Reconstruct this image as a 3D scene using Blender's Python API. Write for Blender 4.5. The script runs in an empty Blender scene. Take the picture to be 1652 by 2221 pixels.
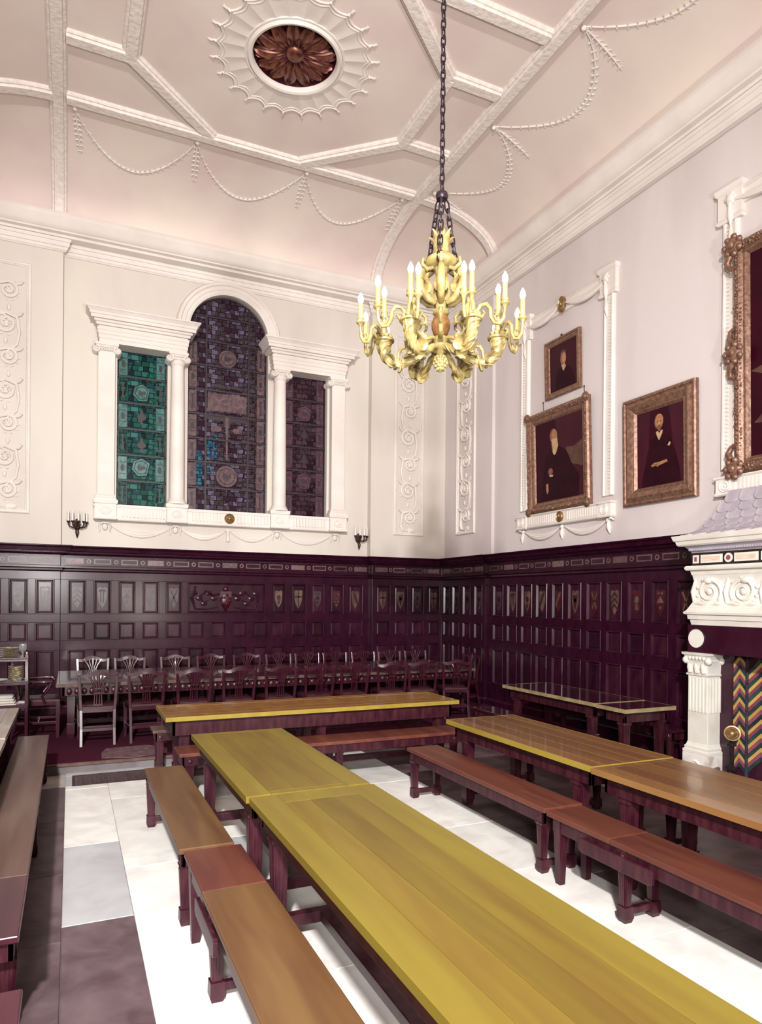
import bpy, bmesh, math, random
from mathutils import Vector, Matrix
random.seed(7)
PI = math.pi
S = bpy.context.scene
COL = S.collection

# ------------------------------------------------------------------ camera
PSI, RHO, FPX, W, H = math.radians(24.46), 0.0093, 1481.0, 1652.0, 2221.0
fwd = Vector((math.sin(PSI), math.cos(PSI), 0)); r0 = Vector((math.cos(PSI), -math.sin(PSI), 0)); u0 = Vector((0, 0, 1))
rt = r0 * math.cos(RHO) + u0 * math.sin(RHO); up = u0 * math.cos(RHO) - r0 * math.sin(RHO)
cam = bpy.data.cameras.new('camera'); camo = bpy.data.objects.new('camera', cam); COL.objects.link(camo)
mw = Matrix.Identity(4)
for i in range(3):
    mw[i][0] = rt[i]; mw[i][1] = up[i]; mw[i][2] = -fwd[i]
mw[0][3], mw[1][3], mw[2][3] = 0.0, 0.0, 1.9
camo.matrix_world = mw
cam.sensor_fit = 'HORIZONTAL'; cam.sensor_width = 36.0
cam.lens = 36.0 * FPX / W
cam.shift_x = 0.0; cam.shift_y = (1301.3 - H / 2) / W
cam.clip_start = 0.05; cam.clip_end = 200
S.camera = camo

# ------------------------------------------------------------------ world, lights, exposure
wd = bpy.data.worlds.new('world'); S.world = wd; wd.use_nodes = True
bg = wd.node_tree.nodes['Background']
bg.inputs[0].default_value = (0.62, 0.72, 1.0, 1); bg.inputs[1].default_value = 1.0

def lamp(name, loc, aim, power, size, color=(1, 0.95, 0.9), shape='DISK', spread=180):
    l = bpy.data.lights.new(name, 'AREA'); l.energy = power; l.shape = shape; l.size = size; l.color = color
    l.spread = math.radians(spread)
    o = bpy.data.objects.new(name, l); COL.objects.link(o); o.location = loc
    d = Vector(aim) - Vector(loc); o.rotation_euler = d.to_track_quat('-Z', 'Y').to_euler()
    return o
lamp('flood_lamp_high', (-1.25, -2.45, 5.4), (2.4, 7.5, 1.0), 740, 0.34, (1.0, 0.97, 0.94), spread=115)
lamp('flood_lamp_low', (-0.75, -1.9, 2.5), (3.6, 11.0, 3.0), 215, 0.7, (1.0, 0.955, 0.94), spread=120)
lamp('added_ceiling_fill', (2.3, -1.9, 1.7), (3.0, 9.6, 8.4), 118, 0.6, (1.0, 0.935, 0.86), spread=80)  # added fill with no known source, brightens the ceiling and back cove
S.view_settings.view_transform = 'Standard'; S.view_settings.look = 'None'
S.view_settings.gamma = 1.0; S.view_settings.use_curve_mapping = False
S.view_settings.exposure = 0.0
BULB_POWER = 9.0

# ------------------------------------------------------------------ materials
def srgb(r, g, b):
    f = lambda c: (c / 255 / 12.92) if c / 255 <= 0.04045 else ((c / 255 + 0.055) / 1.055) ** 2.4
    return (f(r), f(g), f(b))
def newmat(name):
    m = bpy.data.materials.new(name); m.use_nodes = True
    nt = m.node_tree; p = nt.nodes['Principled BSDF']
    return m, nt, p
def mix_noise(nt, p, c1, c2, scale=(1, 1, 1), nscale=5.0, detail=5.0, lo=0.35, hi=0.65, rand=0.0, dist=0.0):
    tc = nt.nodes.new('ShaderNodeTexCoord'); mp = nt.nodes.new('ShaderNodeMapping')
    mp.inputs['Scale'].default_value = scale
    nt.links.new(tc.outputs['Object'], mp.inputs['Vector'])
    src = mp.outputs['Vector']
    oi = nt.nodes.new('ShaderNodeObjectInfo')
    if rand:
        vm = nt.nodes.new('ShaderNodeVectorMath'); vm.operation = 'MULTIPLY_ADD'
        cb = nt.nodes.new('ShaderNodeCombineXYZ')
        for k in range(3): nt.links.new(oi.outputs['Random'], cb.inputs[k])
        vm.inputs[1].default_value = (17.3, 9.1, 23.7)
        nt.links.new(cb.outputs[0], vm.inputs[0]); nt.links.new(src, vm.inputs[2]); src = vm.outputs[0]
    no = nt.nodes.new('ShaderNodeTexNoise'); no.inputs['Scale'].default_value = nscale; no.inputs['Detail'].default_value = detail
    no.inputs['Distortion'].default_value = dist
    nt.links.new(src, no.inputs['Vector'])
    rp = nt.nodes.new('ShaderNodeValToRGB')
    rp.color_ramp.elements[0].position = lo; rp.color_ramp.elements[1].position = hi
    rp.color_ramp.elements[0].color = (*c1, 1); rp.color_ramp.elements[1].color = (*c2, 1)
    nt.links.new(no.outputs['Fac'], rp.inputs['Fac'])
    out = rp.outputs['Color']
    if rand:
        hs = nt.nodes.new('ShaderNodeHueSaturation')
        mr = nt.nodes.new('ShaderNodeMapRange'); mr.inputs['To Min'].default_value = 1 - rand; mr.inputs['To Max'].default_value = 1 + rand
        nt.links.new(oi.outputs['Random'], mr.inputs['Value']); nt.links.new(mr.outputs[0], hs.inputs['Value'])
        nt.links.new(out, hs.inputs['Color']); out = hs.outputs['Color']
    nt.links.new(out, p.inputs['Base Color'])
    return no, src
def bump(nt, p, fac, strength=0.2, dist=0.01):
    b = nt.nodes.new('ShaderNodeBump'); b.inputs['Strength'].default_value = strength; b.inputs['Distance'].default_value = dist
    nt.links.new(fac, b.inputs['Height']); nt.links.new(b.outputs[0], p.inputs['Normal'])
def M_(name, c1, c2=None, rough=0.5, metal=0.0, scale=(1, 1, 1), nscale=5, detail=5, lo=0.35, hi=0.65, rand=0.0, b=0.0, bd=0.01, spec=0.5, coat=0.0, coatr=0.1, dist=0.0):
    m, nt, p = newmat(name)
    p.inputs['Roughness'].default_value = rough; p.inputs['Metallic'].default_value = metal
    p.inputs['Specular IOR Level'].default_value = spec
    p.inputs['Coat Weight'].default_value = coat; p.inputs['Coat Roughness'].default_value = coatr
    no, src = mix_noise(nt, p, c1, c2 or tuple(x * 0.86 for x in c1), scale, nscale, detail, lo, hi, rand, dist)
    if b: bump(nt, p, no.outputs['Fac'], b, bd)
    return m
MAT = {}
MAT['plaster'] = M_('cream_wall_paint', (0.66, 0.615, 0.55), (0.56, 0.495, 0.46), rough=0.62, scale=(1.5, 1.5, .45), nscale=0.6, detail=7, lo=0.40, hi=0.72, spec=0.3)
MAT['plaster_pink'] = M_('rose_cream_wall_paint', (0.655, 0.595, 0.59), (0.55, 0.475, 0.475), rough=0.62, scale=(1.5, 1.5, .45), nscale=0.6, detail=7, lo=0.40, hi=0.72, spec=0.3)
MAT['ceiling'] = M_('ceiling_distemper', (0.74, 0.65, 0.585), (0.66, 0.54, 0.51), rough=0.7, nscale=0.6, detail=6, lo=0.42, hi=0.68, spec=0.25)
MAT['stucco'] = M_('white_stucco', (0.755, 0.705, 0.66), (0.69, 0.625, 0.585), rough=0.6, nscale=2.0, spec=0.3)
MAT['rib'] = M_('rib_stucco', (0.77, 0.71, 0.655), (0.69, 0.61, 0.57), rough=0.62, nscale=16.0, detail=2, b=0.6, bd=0.02, spec=0.3)
MAT['oak_dark'] = M_('dark_oak_panelling', (0.020, 0.002, 0.010), (0.032, 0.005, 0.015), rough=0.30, scale=(3, 3, 1.2), nscale=4, detail=7, spec=0.1, coat=0.28, coatr=0.2)
MAT['oak_panel'] = M_('dark_oak_panel_boards', (0.020, 0.002, 0.010), (0.036, 0.008, 0.017), rough=0.33, scale=(2, 2, .8), nscale=5, detail=7, rand=0.25, spec=0.15, coat=0.28, coatr=0.2)
MAT['inlay'] = M_('pale_inlay_wood', (0.15, 0.085, 0.085), (0.09, 0.038, 0.045), rough=0.4, nscale=20, rand=0.3)
MAT['mahog'] = M_('mahogany_chair_wood', (0.026, 0.003, 0.010), (0.045, 0.008, 0.016), rough=0.22, scale=(2, 2, .5), nscale=9, spec=0.6, coat=0.5, coatr=0.12)
MAT['leather'] = M_('seat_leather', (0.05, 0.012, 0.018), (0.035, 0.007, 0.012), rough=0.4, nscale=30, spec=0.5)
MAT['leg'] = M_('dark_bench_legs', (0.026, 0.003, 0.009), (0.060, 0.016, 0.02), rough=0.36, scale=(4, 4, 1), nscale=5, detail=8, lo=.4, hi=.75, spec=0.4)
def wood(name, c1, c2, rough, rand=0.12, axis='y', lo=0.3, hi=0.7, coat=0.25, coatr=0.15, spec=.4):
    s = (5, .5, 2) if axis == 'y' else (.5, 5, 2)
    return M_(name, c1, c2, rough=rough, scale=s, nscale=1.8, detail=9, lo=lo, hi=hi, rand=rand, spec=spec, coat=coat, coatr=coatr, dist=0.4)
MAT['oak_yellow'] = wood('yellow_oak_top', (0.160, 0.113, 0.017), (0.118, 0.068, 0.013), 0.42, coat=0.04, spec=.2)
MAT['oak_yellow_edge'] = wood('yellow_oak_border', (0.176, 0.131, 0.019), (0.140, 0.092, 0.015), 0.42, coat=0.04, spec=.2)
MAT['oak_orange'] = wood('orange_oak_top', (0.225, 0.115, 0.034), (0.155, 0.063, 0.026), 0.24, rand=0.16, coat=0.5, coatr=0.08)
MAT['oak_far'] = wood('golden_oak_top', (0.36, 0.20, 0.04), (0.27, 0.115, 0.03), 0.20, rand=0.08, coat=0.6, coatr=0.06)
MAT['oak_lip'] = wood('bright_oak_edge', (0.30, 0.225, 0.034), (0.24, 0.165, 0.026), 0.38, rand=0.05)
MAT['bench_top'] = wood('worn_bench_top', (0.145, 0.078, 0.030), (0.088, 0.038, 0.018), 0.40, rand=0.14, coat=.08, spec=.25)
MAT['bench_red'] = wood('reddish_bench_top', (0.135, 0.044, 0.026), (0.078, 0.020, 0.017), 0.40, rand=0.1, coat=.1, spec=.25)
MAT['bench_grey'] = wood('dusty_bench_top', (0.13, 0.080, 0.064), (0.075, 0.038, 0.032), 0.5, rand=0.1, coat=.06, spec=.25)
MAT['bench_shaded'] = wood('shaded_bench_top', (0.065, 0.012, 0.02), (0.035, 0.004, 0.011), 0.4)  # shade on the near left seats is put into this wood colour
MAT['dark_top'] = M_('dark_polished_top', (0.040, 0.006, 0.013), (0.025, 0.003, 0.009), rough=0.14, scale=(9, .5, 3), nscale=2, spec=0.7, coat=0.7, coatr=0.05)
MAT['pale_lip'] = M_('worn_pale_edge', (0.32, 0.25, 0.13), (0.22, 0.16, 0.08), rough=0.4, nscale=12)
MAT['left_top'] = M_('window_sheen_table_top', (0.46, 0.40, 0.345), (0.37, 0.30, 0.25), rough=0.22, scale=(6, .5, 3), nscale=2.5, spec=0.6, coat=0.5, coatr=0.08)  # pale tone carries the window's reflection in the colour
MAT['gold'] = M_('antique_gilt', (0.27, 0.15, 0.095), (0.15, 0.07, 0.052), rough=0.42, metal=0.35, nscale=22, detail=6, b=0.5, bd=0.01)
MAT['gold_bright'] = M_('bright_gilt', (0.36, 0.235, 0.10), (0.20, 0.11, 0.05), rough=0.34, metal=0.6, nscale=25)
MAT['gold_dark'] = M_('tarnished_gilt', (0.20, 0.075, 0.045), (0.075, 0.012, 0.02), rough=0.34, metal=0.45, nscale=9, detail=5, lo=.42, hi=.6)
MAT['chand'] = M_('pale_gold_carving', (0.37, 0.30, 0.125), (0.22, 0.155, 0.05), rough=0.42, metal=0.0, nscale=18, detail=4, spec=0.5)
MAT['chand_dark'] = M_('bronzed_gilt', (0.30, 0.15, 0.045), (0.17, 0.07, 0.03), rough=0.35, metal=0.3, nscale=30)
MAT['candle'] = M_('ivory_candle_tube', (0.60, 0.46, 0.17), (0.55, 0.40, 0.14), rough=0.45, nscale=10)
MAT['iron'] = M_('dark_iron', (0.055, 0.035, 0.045), (0.03, 0.018, 0.026), rough=0.4, metal=0.6, nscale=30)
MAT['steel'] = M_('polished_steel', (0.45, 0.42, 0.46), (0.32, 0.29, 0.33), rough=0.3, metal=0.8, nscale=20)
MAT['grate'] = M_('brown_cast_iron', (0.085, 0.055, 0.06), (0.05, 0.03, 0.035), rough=0.5, metal=0.2, nscale=14, rand=.15)
MAT['bronze'] = M_('dark_bronze', (0.085, 0.045, 0.03), (0.04, 0.02, 0.016), rough=0.35, metal=0.5, nscale=30)
MAT['marble'] = M_('white_marble', (0.74, 0.71, 0.65), (0.64, 0.59, 0.53), rough=0.3, nscale=3.5, detail=9, lo=0.42, hi=0.72, spec=0.5, dist=0.8)
MAT['marble_stain'] = M_('stained_marble', (0.78, 0.73, 0.68), (0.36, 0.25, 0.24), rough=0.35, nscale=5, detail=8, lo=0.45, hi=0.75, dist=0.6)
MAT['marble_dark'] = M_('dark_red_marble', (0.028, 0.004, 0.012), (0.04, 0.008, 0.02), rough=0.22, nscale=4, detail=8, spec=0.5)
MAT['black'] = M_('black_marble', (0.012, 0.010, 0.008), (0.02, 0.015, 0.012), rough=0.25, nscale=6)
MAT['amber'] = M_('veined_amber_marble', (0.62, 0.44, 0.34), (0.75, 0.62, 0.52), rough=0.25, scale=(1, 2, 8), nscale=3, detail=8, dist=0.8)
MAT['tile_y'] = M_('yellow_glazed_tile', (0.56, 0.36, 0.12), (0.48, 0.29, 0.09), rough=0.16, nscale=6, rand=0.12, coat=0.4)
MAT['tile_p'] = M_('plum_glazed_tile', (0.27, 0.075, 0.125), (0.20, 0.05, 0.09), rough=0.16, nscale=6, rand=0.2, coat=0.4)
MAT['tile_g'] = M_('dark_green_glazed_tile', (0.022, 0.07, 0.05), (0.014, 0.022, 0.03), rough=0.16, nscale=3, rand=0.3, coat=0.4)
MAT['tile_k'] = M_('slate_glazed_tile', (0.05, 0.055, 0.075), (0.035, 0.035, 0.05), rough=0.18, nscale=5, rand=0.25, coat=0.4)
MAT['shingle'] = M_('grey_stone_scales', (0.44, 0.405, 0.455), (0.37, 0.325, 0.38), rough=0.4, nscale=6, rand=0.08)
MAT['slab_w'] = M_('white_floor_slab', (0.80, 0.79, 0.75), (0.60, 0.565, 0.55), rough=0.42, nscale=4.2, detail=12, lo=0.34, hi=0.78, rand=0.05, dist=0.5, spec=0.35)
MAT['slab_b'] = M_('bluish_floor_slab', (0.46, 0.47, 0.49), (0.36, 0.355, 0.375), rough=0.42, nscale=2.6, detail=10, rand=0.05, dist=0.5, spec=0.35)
MAT['slab_g'] = M_('mauve_grey_shaded_slab', (0.135, 0.092, 0.100), (0.070, 0.040, 0.048), rough=0.45, nscale=4.5, detail=10, rand=0.08, dist=0.5, spec=0.35)  # mauve stone, with floor shade partly put into the colour
MAT['grout'] = M_('floor_joint', (0.42, 0.37, 0.35), rough=0.8, nscale=8)
MAT['step'] = M_('grey_step_stone', (0.16, 0.135, 0.14), (0.10, 0.08, 0.085), rough=0.5, nscale=5, detail=8)
MAT['carpet'] = M_('maroon_carpet', (0.058, 0.008, 0.022), (0.04, 0.005, 0.016), rough=0.95, nscale=60, detail=4, spec=0.1, b=0.4, bd=0.004)
MAT['mat'] = M_('worn_mat_weave', (0.165, 0.105, 0.11), (0.10, 0.05, 0.06), rough=0.9, nscale=14, detail=8, spec=0.1)
MAT['canvas'] = M_('dark_maroon_canvas', (0.034, 0.001, 0.009), (0.022, 0.001, 0.006), rough=0.3, nscale=2.2, detail=6, spec=0.15)
MAT['canvas2'] = M_('maroon_drapery_paint', (0.05, 0.002, 0.013), (0.03, 0.001, 0.008), rough=0.35, nscale=3, detail=6, spec=0.3)
MAT['skin'] = M_('painted_flesh', (0.40, 0.20, 0.09), (0.27, 0.11, 0.055), rough=0.4, nscale=24, detail=4)
MAT['skin2'] = M_('painted_shaded_flesh', (0.22, 0.09, 0.06), (0.13, 0.045, 0.035), rough=0.4, nscale=20)
MAT['linen'] = M_('painted_linen', (0.52, 0.36, 0.20), (0.38, 0.22, 0.12), rough=0.4, nscale=14)
MAT['suit'] = M_('painted_dark_suit', (0.016, 0.001, 0.005), (0.024, 0.002, 0.008), rough=0.5, nscale=6, spec=.12)
MAT['umber'] = M_('painted_umber', (0.10, 0.045, 0.024), (0.055, 0.016, 0.016), rough=0.4, nscale=8)
MAT['tan'] = M_('heraldic_tan_paint', (0.125, 0.075, 0.048), (0.06, 0.026, 0.024), rough=0.38, nscale=9, detail=8, rand=0.2)
MAT['hred'] = M_('heraldic_red_paint', (0.058, 0.005, 0.012), (0.030, 0.002, 0.008), rough=0.38, nscale=12, detail=6)
MAT['hdark'] = M_('heraldic_dark_paint', (0.03, 0.004, 0.016), rough=0.38, nscale=9)
MAT['hgrey'] = M_('heraldic_silver_paint', (0.062, 0.036, 0.042), (0.035, 0.014, 0.022), rough=0.38, nscale=9, detail=8)
MAT['china'] = M_('patterned_china', (0.55, 0.49, 0.30), (0.24, 0.17, 0.12), rough=0.2, nscale=26, lo=0.42, hi=0.56)
MAT['white_china'] = M_('white_china', (0.75, 0.72, 0.70), rough=0.2, nscale=6)
MAT['cloth'] = M_('white_linen', (0.78, 0.74, 0.68), (0.66, 0.61, 0.56), rough=0.85, nscale=6, spec=0.1)
MAT['lead'] = M_('window_lead', (0.022, 0.008, 0.015), rough=0.5, nscale=20)
MAT['frost'] = M_('pale_shade_glass', (0.80, 0.76, 0.72), rough=0.25, nscale=8)
def glass_mat(name, cols, seed, trans=0.55, bw=0.085, rh=0.06):
    m, nt, p = newmat(name)
    tc = nt.nodes.new('ShaderNodeTexCoord'); mp = nt.nodes.new('ShaderNodeMapping')
    mp.inputs['Rotation'].default_value = (math.radians(90), 0, 0); mp.inputs['Location'].default_value = (seed * .37, 0, seed * .61)
    nt.links.new(tc.outputs['Object'], mp.inputs['Vector'])
    br = nt.nodes.new('ShaderNodeTexBrick'); br.inputs['Scale'].default_value = 1.0
    br.inputs['Brick Width'].default_value = bw; br.inputs['Row Height'].default_value = rh; br.inputs['Mortar Size'].default_value = 0.005
    br.inputs['Mortar Smooth'].default_value = 0.1; br.offset = 0.37; br.squash = 0.7; br.squash_frequency = 3
    br.inputs['Color1'].default_value = (0, 0, 0, 1); br.inputs['Color2'].default_value = (1, 1, 1, 1); br.inputs['Mortar'].default_value = (0, 0, 0, 1)
    nt.links.new(mp.outputs[0], br.inputs['Vector'])
    vo = nt.nodes.new('ShaderNodeTexNoise'); vo.inputs['Scale'].default_value = 7.0; vo.inputs['Detail'].default_value = 3
    nt.links.new(mp.outputs[0], vo.inputs['Vector'])
    mx = nt.nodes.new('ShaderNodeMix'); mx.data_type = 'RGBA'; mx.inputs['Factor'].default_value = 0.5
    nt.links.new(br.outputs['Color'], mx.inputs['A']); nt.links.new(vo.outputs['Fac'], mx.inputs['B'])
    rp = nt.nodes.new('ShaderNodeValToRGB'); cr = rp.color_ramp; cr.interpolation = 'CONSTANT'
    n = len(cols)
    cr.elements[0].position = 0.0; cr.elements[0].color = (*cols[0], 1)
    cr.elements[1].position = 0.30; cr.elements[1].color = (*cols[1], 1)
    for k in range(2, n):
        e = cr.elements.new(0.30 + 0.45 * (k - 1) / (n - 1)); e.color = (*cols[k], 1)
    nt.links.new(mx.outputs['Result'], rp.inputs['Fac'])
    m2 = nt.nodes.new('ShaderNodeMix'); m2.data_type = 'RGBA'; m2.inputs['B'].default_value = (0.006, 0.003, 0.006, 1)
    nt.links.new(br.outputs['Fac'], m2.inputs['Factor']); nt.links.new(rp.outputs['Color'], m2.inputs['A'])
    nt.links.new(m2.outputs['Result'], p.inputs['Base Color'])
    p.inputs['Roughness'].default_value = 0.25; p.inputs['Specular IOR Level'].default_value = 0.4
    tr = nt.nodes.new('ShaderNodeBsdfTranslucent'); nt.links.new(m2.outputs['Result'], tr.inputs['Color'])
    ms = nt.nodes.new('ShaderNodeMixShader'); ms.inputs[0].default_value = trans
    nt.links.new(p.outputs[0], ms.inputs[1]); nt.links.new(tr.outputs[0], ms.inputs[2])
    nt.links.new(ms.outputs[0], nt.nodes['Material Output'].inputs['Surface'])
    return m
MAT['glass_teal'] = glass_mat('teal_stained_glass', [(0.012, 0.05, 0.055), (0.03, 0.22, 0.19), (0.02, 0.17, 0.11), (0.07, 0.30, 0.25), (0.03, 0.14, 0.15), (0.12, 0.38, 0.33)], 1, 0.7, .12, .085)
MAT['glass_plum'] = glass_mat('plum_stained_glass', [(0.04, 0.016, 0.03), (0.095, 0.055, 0.075), (0.13, 0.10, 0.155), (0.09, 0.055, 0.06), (0.24, 0.20, 0.30), (0.06, 0.02, 0.045)], 2, 0.55, .115, .08)
MAT['glass_blue'] = glass_mat('blue_stained_glass', [(0.02, 0.07, 0.13), (0.04, 0.20, 0.33), (0.07, 0.33, 0.48), (0.03, 0.15, 0.28)], 3, 0.6)
MAT['glass_wine'] = glass_mat('wine_stained_glass', [(0.025, 0.006, 0.016), (0.055, 0.022, 0.035), (0.085, 0.045, 0.065), (0.045, 0.012, 0.028), (0.11, 0.06, 0.09)], 4, 0.5, .11, .085)
MAT['med_teal'] = M_('teal_medallion_glass', (0.05, 0.19, 0.17), (0.018, 0.075, 0.075), rough=0.3, nscale=22, detail=4)
MAT['med_plum'] = M_('brown_medallion_glass', (0.14, 0.09, 0.09), (0.07, 0.035, 0.05), rough=0.3, nscale=22, detail=4)
MAT['med_wine'] = M_('wine_medallion_glass', (0.095, 0.045, 0.065), (0.045, 0.012, 0.03), rough=0.3, nscale=22, detail=4)
def emit(name, c, s):
    m, nt, p = newmat(name); p.inputs['Base Color'].default_value = (*c, 1)
    p.inputs['Emission Color'].default_value = (*c, 1); p.inputs['Emission Strength'].default_value = s
    return m
MAT['bulb'] = emit('lit_candle_bulb', (1.0, 0.90, 0.70), BULB_POWER)
m, nt, p = newmat('clear_drinking_glass'); p.inputs['Transmission Weight'].default_value = 0.9; p.inputs['Roughness'].default_value = 0.03
p.inputs['Base Color'].default_value = (0.9, 0.9, 0.92, 1); MAT['clear'] = m

# ------------------------------------------------------------------ mesh builder
class MB:
    def __init__(s): s.v = []; s.f = []; s.m = []; s.mi = 0; s.M = None
    def add(s, vs, fs):
        b = len(s.v)
        if s.M: vs = [s.M(*p) for p in vs]
        s.v += [tuple(p) for p in vs]
        for f in fs: s.f.append(tuple(b + i for i in f)); s.m.append(s.mi)
    def box(s, x0, x1, y0, y1, z0, z1):
        s.add([(x0, y0, z0), (x1, y0, z0), (x1, y1, z0), (x0, y1, z0), (x0, y0, z1), (x1, y0, z1), (x1, y1, z1), (x0, y1, z1)],
              [(0, 3, 2, 1), (4, 5, 6, 7), (0, 1, 5, 4), (1, 2, 6, 5), (2, 3, 7, 6), (3, 0, 4, 7)])
    def frus(s, cx, cy, z0, z1, a0, b0, a1, b1, dx=0, dy=0):
        s.add([(cx - a0, cy - b0, z0), (cx + a0, cy - b0, z0), (cx + a0, cy + b0, z0), (cx - a0, cy + b0, z0),
               (cx + dx - a1, cy + dy - b1, z1), (cx + dx + a1, cy + dy - b1, z1), (cx + dx + a1, cy + dy + b1, z1), (cx + dx - a1, cy + dy + b1, z1)],
              [(0, 3, 2, 1), (4, 5, 6, 7), (0, 1, 5, 4), (1, 2, 6, 5), (2, 3, 7, 6), (3, 0, 4, 7)])
    def rings(s, rings, closed=True, caps=True):
        n = len(rings[0]); vs = [p for r in rings for p in r]; fs = []
        for i in range(len(rings) - 1):
            for j in range(n if closed else n - 1):
                k = (j + 1) % n
                fs.append((i * n + j, i * n + k, (i + 1) * n + k, (i + 1) * n + j))
        if caps and closed:
            fs.append(tuple(range(n - 1, -1, -1))); fs.append(tuple((len(rings) - 1) * n + j for j in range(n)))
        s.add(vs, fs)
    def lathe(s, cx, cy, prof, n=20, z0=0):
        s.rings([[(cx + r * math.cos(2 * PI * j / n), cy + r * math.sin(2 * PI * j / n), z0 + z) for j in range(n)] for r, z in prof])
    def prism(s, poly, w0, w1):           # poly in (u, v), extruded along the third axis
        s.rings([[(u, v, w0) for u, v in poly], [(u, v, w1) for u, v in poly]])
    def tube(s, pts, rad, n=8, closed=False, flat=1.0):
        P = [Vector(p) for p in pts]; N = len(P); rings = []
        R = rad if isinstance(rad, (list, tuple)) else [rad] * N
        ref = None
        for i, p in enumerate(P):
            a = P[(i - 1) % N] if (closed or i > 0) else P[i]
            b = P[(i + 1) % N] if (closed or i < N - 1) else P[i]
            t = (b - a).normalized()
            if ref is None: ref = Vector((0, 0, 1)) if abs(t.z) < 0.9 else Vector((1, 0, 0))
            x = (ref - t * ref.dot(t))
            x = x.normalized() if x.length > 1e-6 else t.orthogonal().normalized()
            ref = x; y = t.cross(x)
            rings.append([tuple(p + (x * math.cos(2 * PI * j / n) + y * math.sin(2 * PI * j / n) * flat) * R[i]) for j in range(n)])
        if closed:
            rings.append(rings[0]); s.rings(rings, caps=False)
        else: s.rings(rings)
    def mould(s, prof, a0, a1, m0=0.0, m1=0.0):   # profile of (v, w) swept along u; m*w mitres the ends
        s.rings([[(a0 + m0 * w, v, w) for v, w in prof], [(a1 + m1 * w, v, w) for v, w in prof]])
    def layers(s, ua, ub, lay, w0=0.0, back=-0.01):       # (v, overhang) rings: overhang on both sides and the front
        s.rings([[(ua - o, v, back), (ub + o, v, back), (ub + o, v, w0 + o), (ua - o, v, w0 + o)] for v, o in lay])
    def ball(s, c, rx, ry=None, rz=None, n=10, k=6):
        ry = ry or rx; rz = rz or rx
        s.rings([[(c[0] + rx * math.sin(PI * (i + .02) / (k + .04)) * math.cos(2 * PI * j / n), c[1] + ry * math.sin(PI * (i + .02) / (k + .04)) * math.sin(2 * PI * j / n), c[2] - rz * math.cos(PI * (i + .02) / (k + .04))) for j in range(n)] for i in range(k + 1)])
def rootloc(p):
    v = Vector((0, 0, 0))
    while p is not None: v += p.location; p = p.parent
    return v
def mesh_of(name, mb, mats, smooth=None, off=Vector((0, 0, 0))):
    me = bpy.data.meshes.new(name)
    me.from_pydata([(x - off.x, y - off.y, z - off.z) for x, y, z in mb.v], [], mb.f)
    for m in (mats if isinstance(mats, (list, tuple)) else [mats]): me.materials.append(MAT[m])
    me.polygons.foreach_set('material_index', mb.m)
    bm = bmesh.new(); bm.from_mesh(me); bmesh.ops.recalc_face_normals(bm, faces=bm.faces); bm.to_mesh(me); bm.free()
    if smooth:
        me.polygons.foreach_set('use_smooth', [True] * len(me.polygons))
        me.set_sharp_from_angle(angle=math.radians(smooth))
    me.update()
    return me
def build(name, mb, mats, parent=None, smooth=None, local=False, label=None, kind=None, bev=0):
    off = Vector((0, 0, 0)) if local else rootloc(parent)
    o = bpy.data.objects.new(name, mesh_of(name, mb, mats, smooth, off)); COL.objects.link(o)
    if parent is not None: o.parent = parent
    if label: o['label'] = label
    if kind: o['kind'] = kind
    if bev:
        b = o.modifiers.new('bevel', 'BEVEL'); b.width = bev; b.segments = 2; b.limit_method = 'ANGLE'
    return o
def inst(name, me, parent, loc, rot=(0, 0, 0), scale=None, label=None):
    o = bpy.data.objects.new(name, me); COL.objects.link(o); o.parent = parent
    o.location = Vector(loc) - rootloc(parent); o.rotation_euler = rot
    if scale: o.scale = scale
    if label: o['label'] = label
    return o
def thing(name, label, cat, loc=(0, 0, 0), group=None, rz=0):
    o = bpy.data.objects.new(name, None); COL.objects.link(o); o.location = loc; o.rotation_euler = (0, 0, rz)
    o.empty_display_size = 0.1
    tag(o, label, cat, group); return o
def tag(o, label, cat, group=None):
    o['label'] = label; o['category'] = cat
    if group: o['group'] = group
    return o
def struct(name, label=None, loc=(0, 0, 0)):
    o = bpy.data.objects.new(name, None); COL.objects.link(o); o.location = loc; o['kind'] = 'structure'
    if label: o['label'] = label
    return o
def sfy(o, label=None):
    o['kind'] = 'structure'
    if label: o['label'] = label
    return o
def copytree(o, parent=None):
    c = o.copy(); COL.objects.link(c)
    if parent is not None: c.parent = parent
    for ch in o.children: copytree(ch, c)
    return c
def MBk(plane): return lambda u, v, w: (u, plane - w, v)       # back wall, faces -Y
def MRt(plane): return lambda u, v, w: (plane - w, u, v)       # right wall, faces -X
def MLf(plane): return lambda u, v, w: (plane + w, u, v)
def MFr(plane): return lambda u, v, w: (u, plane + w, v)
def MCl(z): return lambda u, v, w: (u, v, z - w)
def mb(M=None):
    b = MB(); b.M = M; return b
def ell(cx, cy, rx, ry, n=24, a0=0, a1=2 * PI, close=True):
    k = n if close else n + 1
    return [(cx + rx * math.cos(a0 + (a1 - a0) * i / n), cy + ry * math.sin(a0 + (a1 - a0) * i / n)) for i in range(k)]

# ================================================================== the shell
XL, XR, XRP, YB, YP, YF, ZC = -1.75, 6.71, 6.65, 11.80, 11.65, -3.0, 8.45
CX0, CX1, CY0, CY1 = -0.20, 5.08, -1.2, 9.85          # edge of the flat part of the ceiling
OC = (2.42, 7.98)

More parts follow.
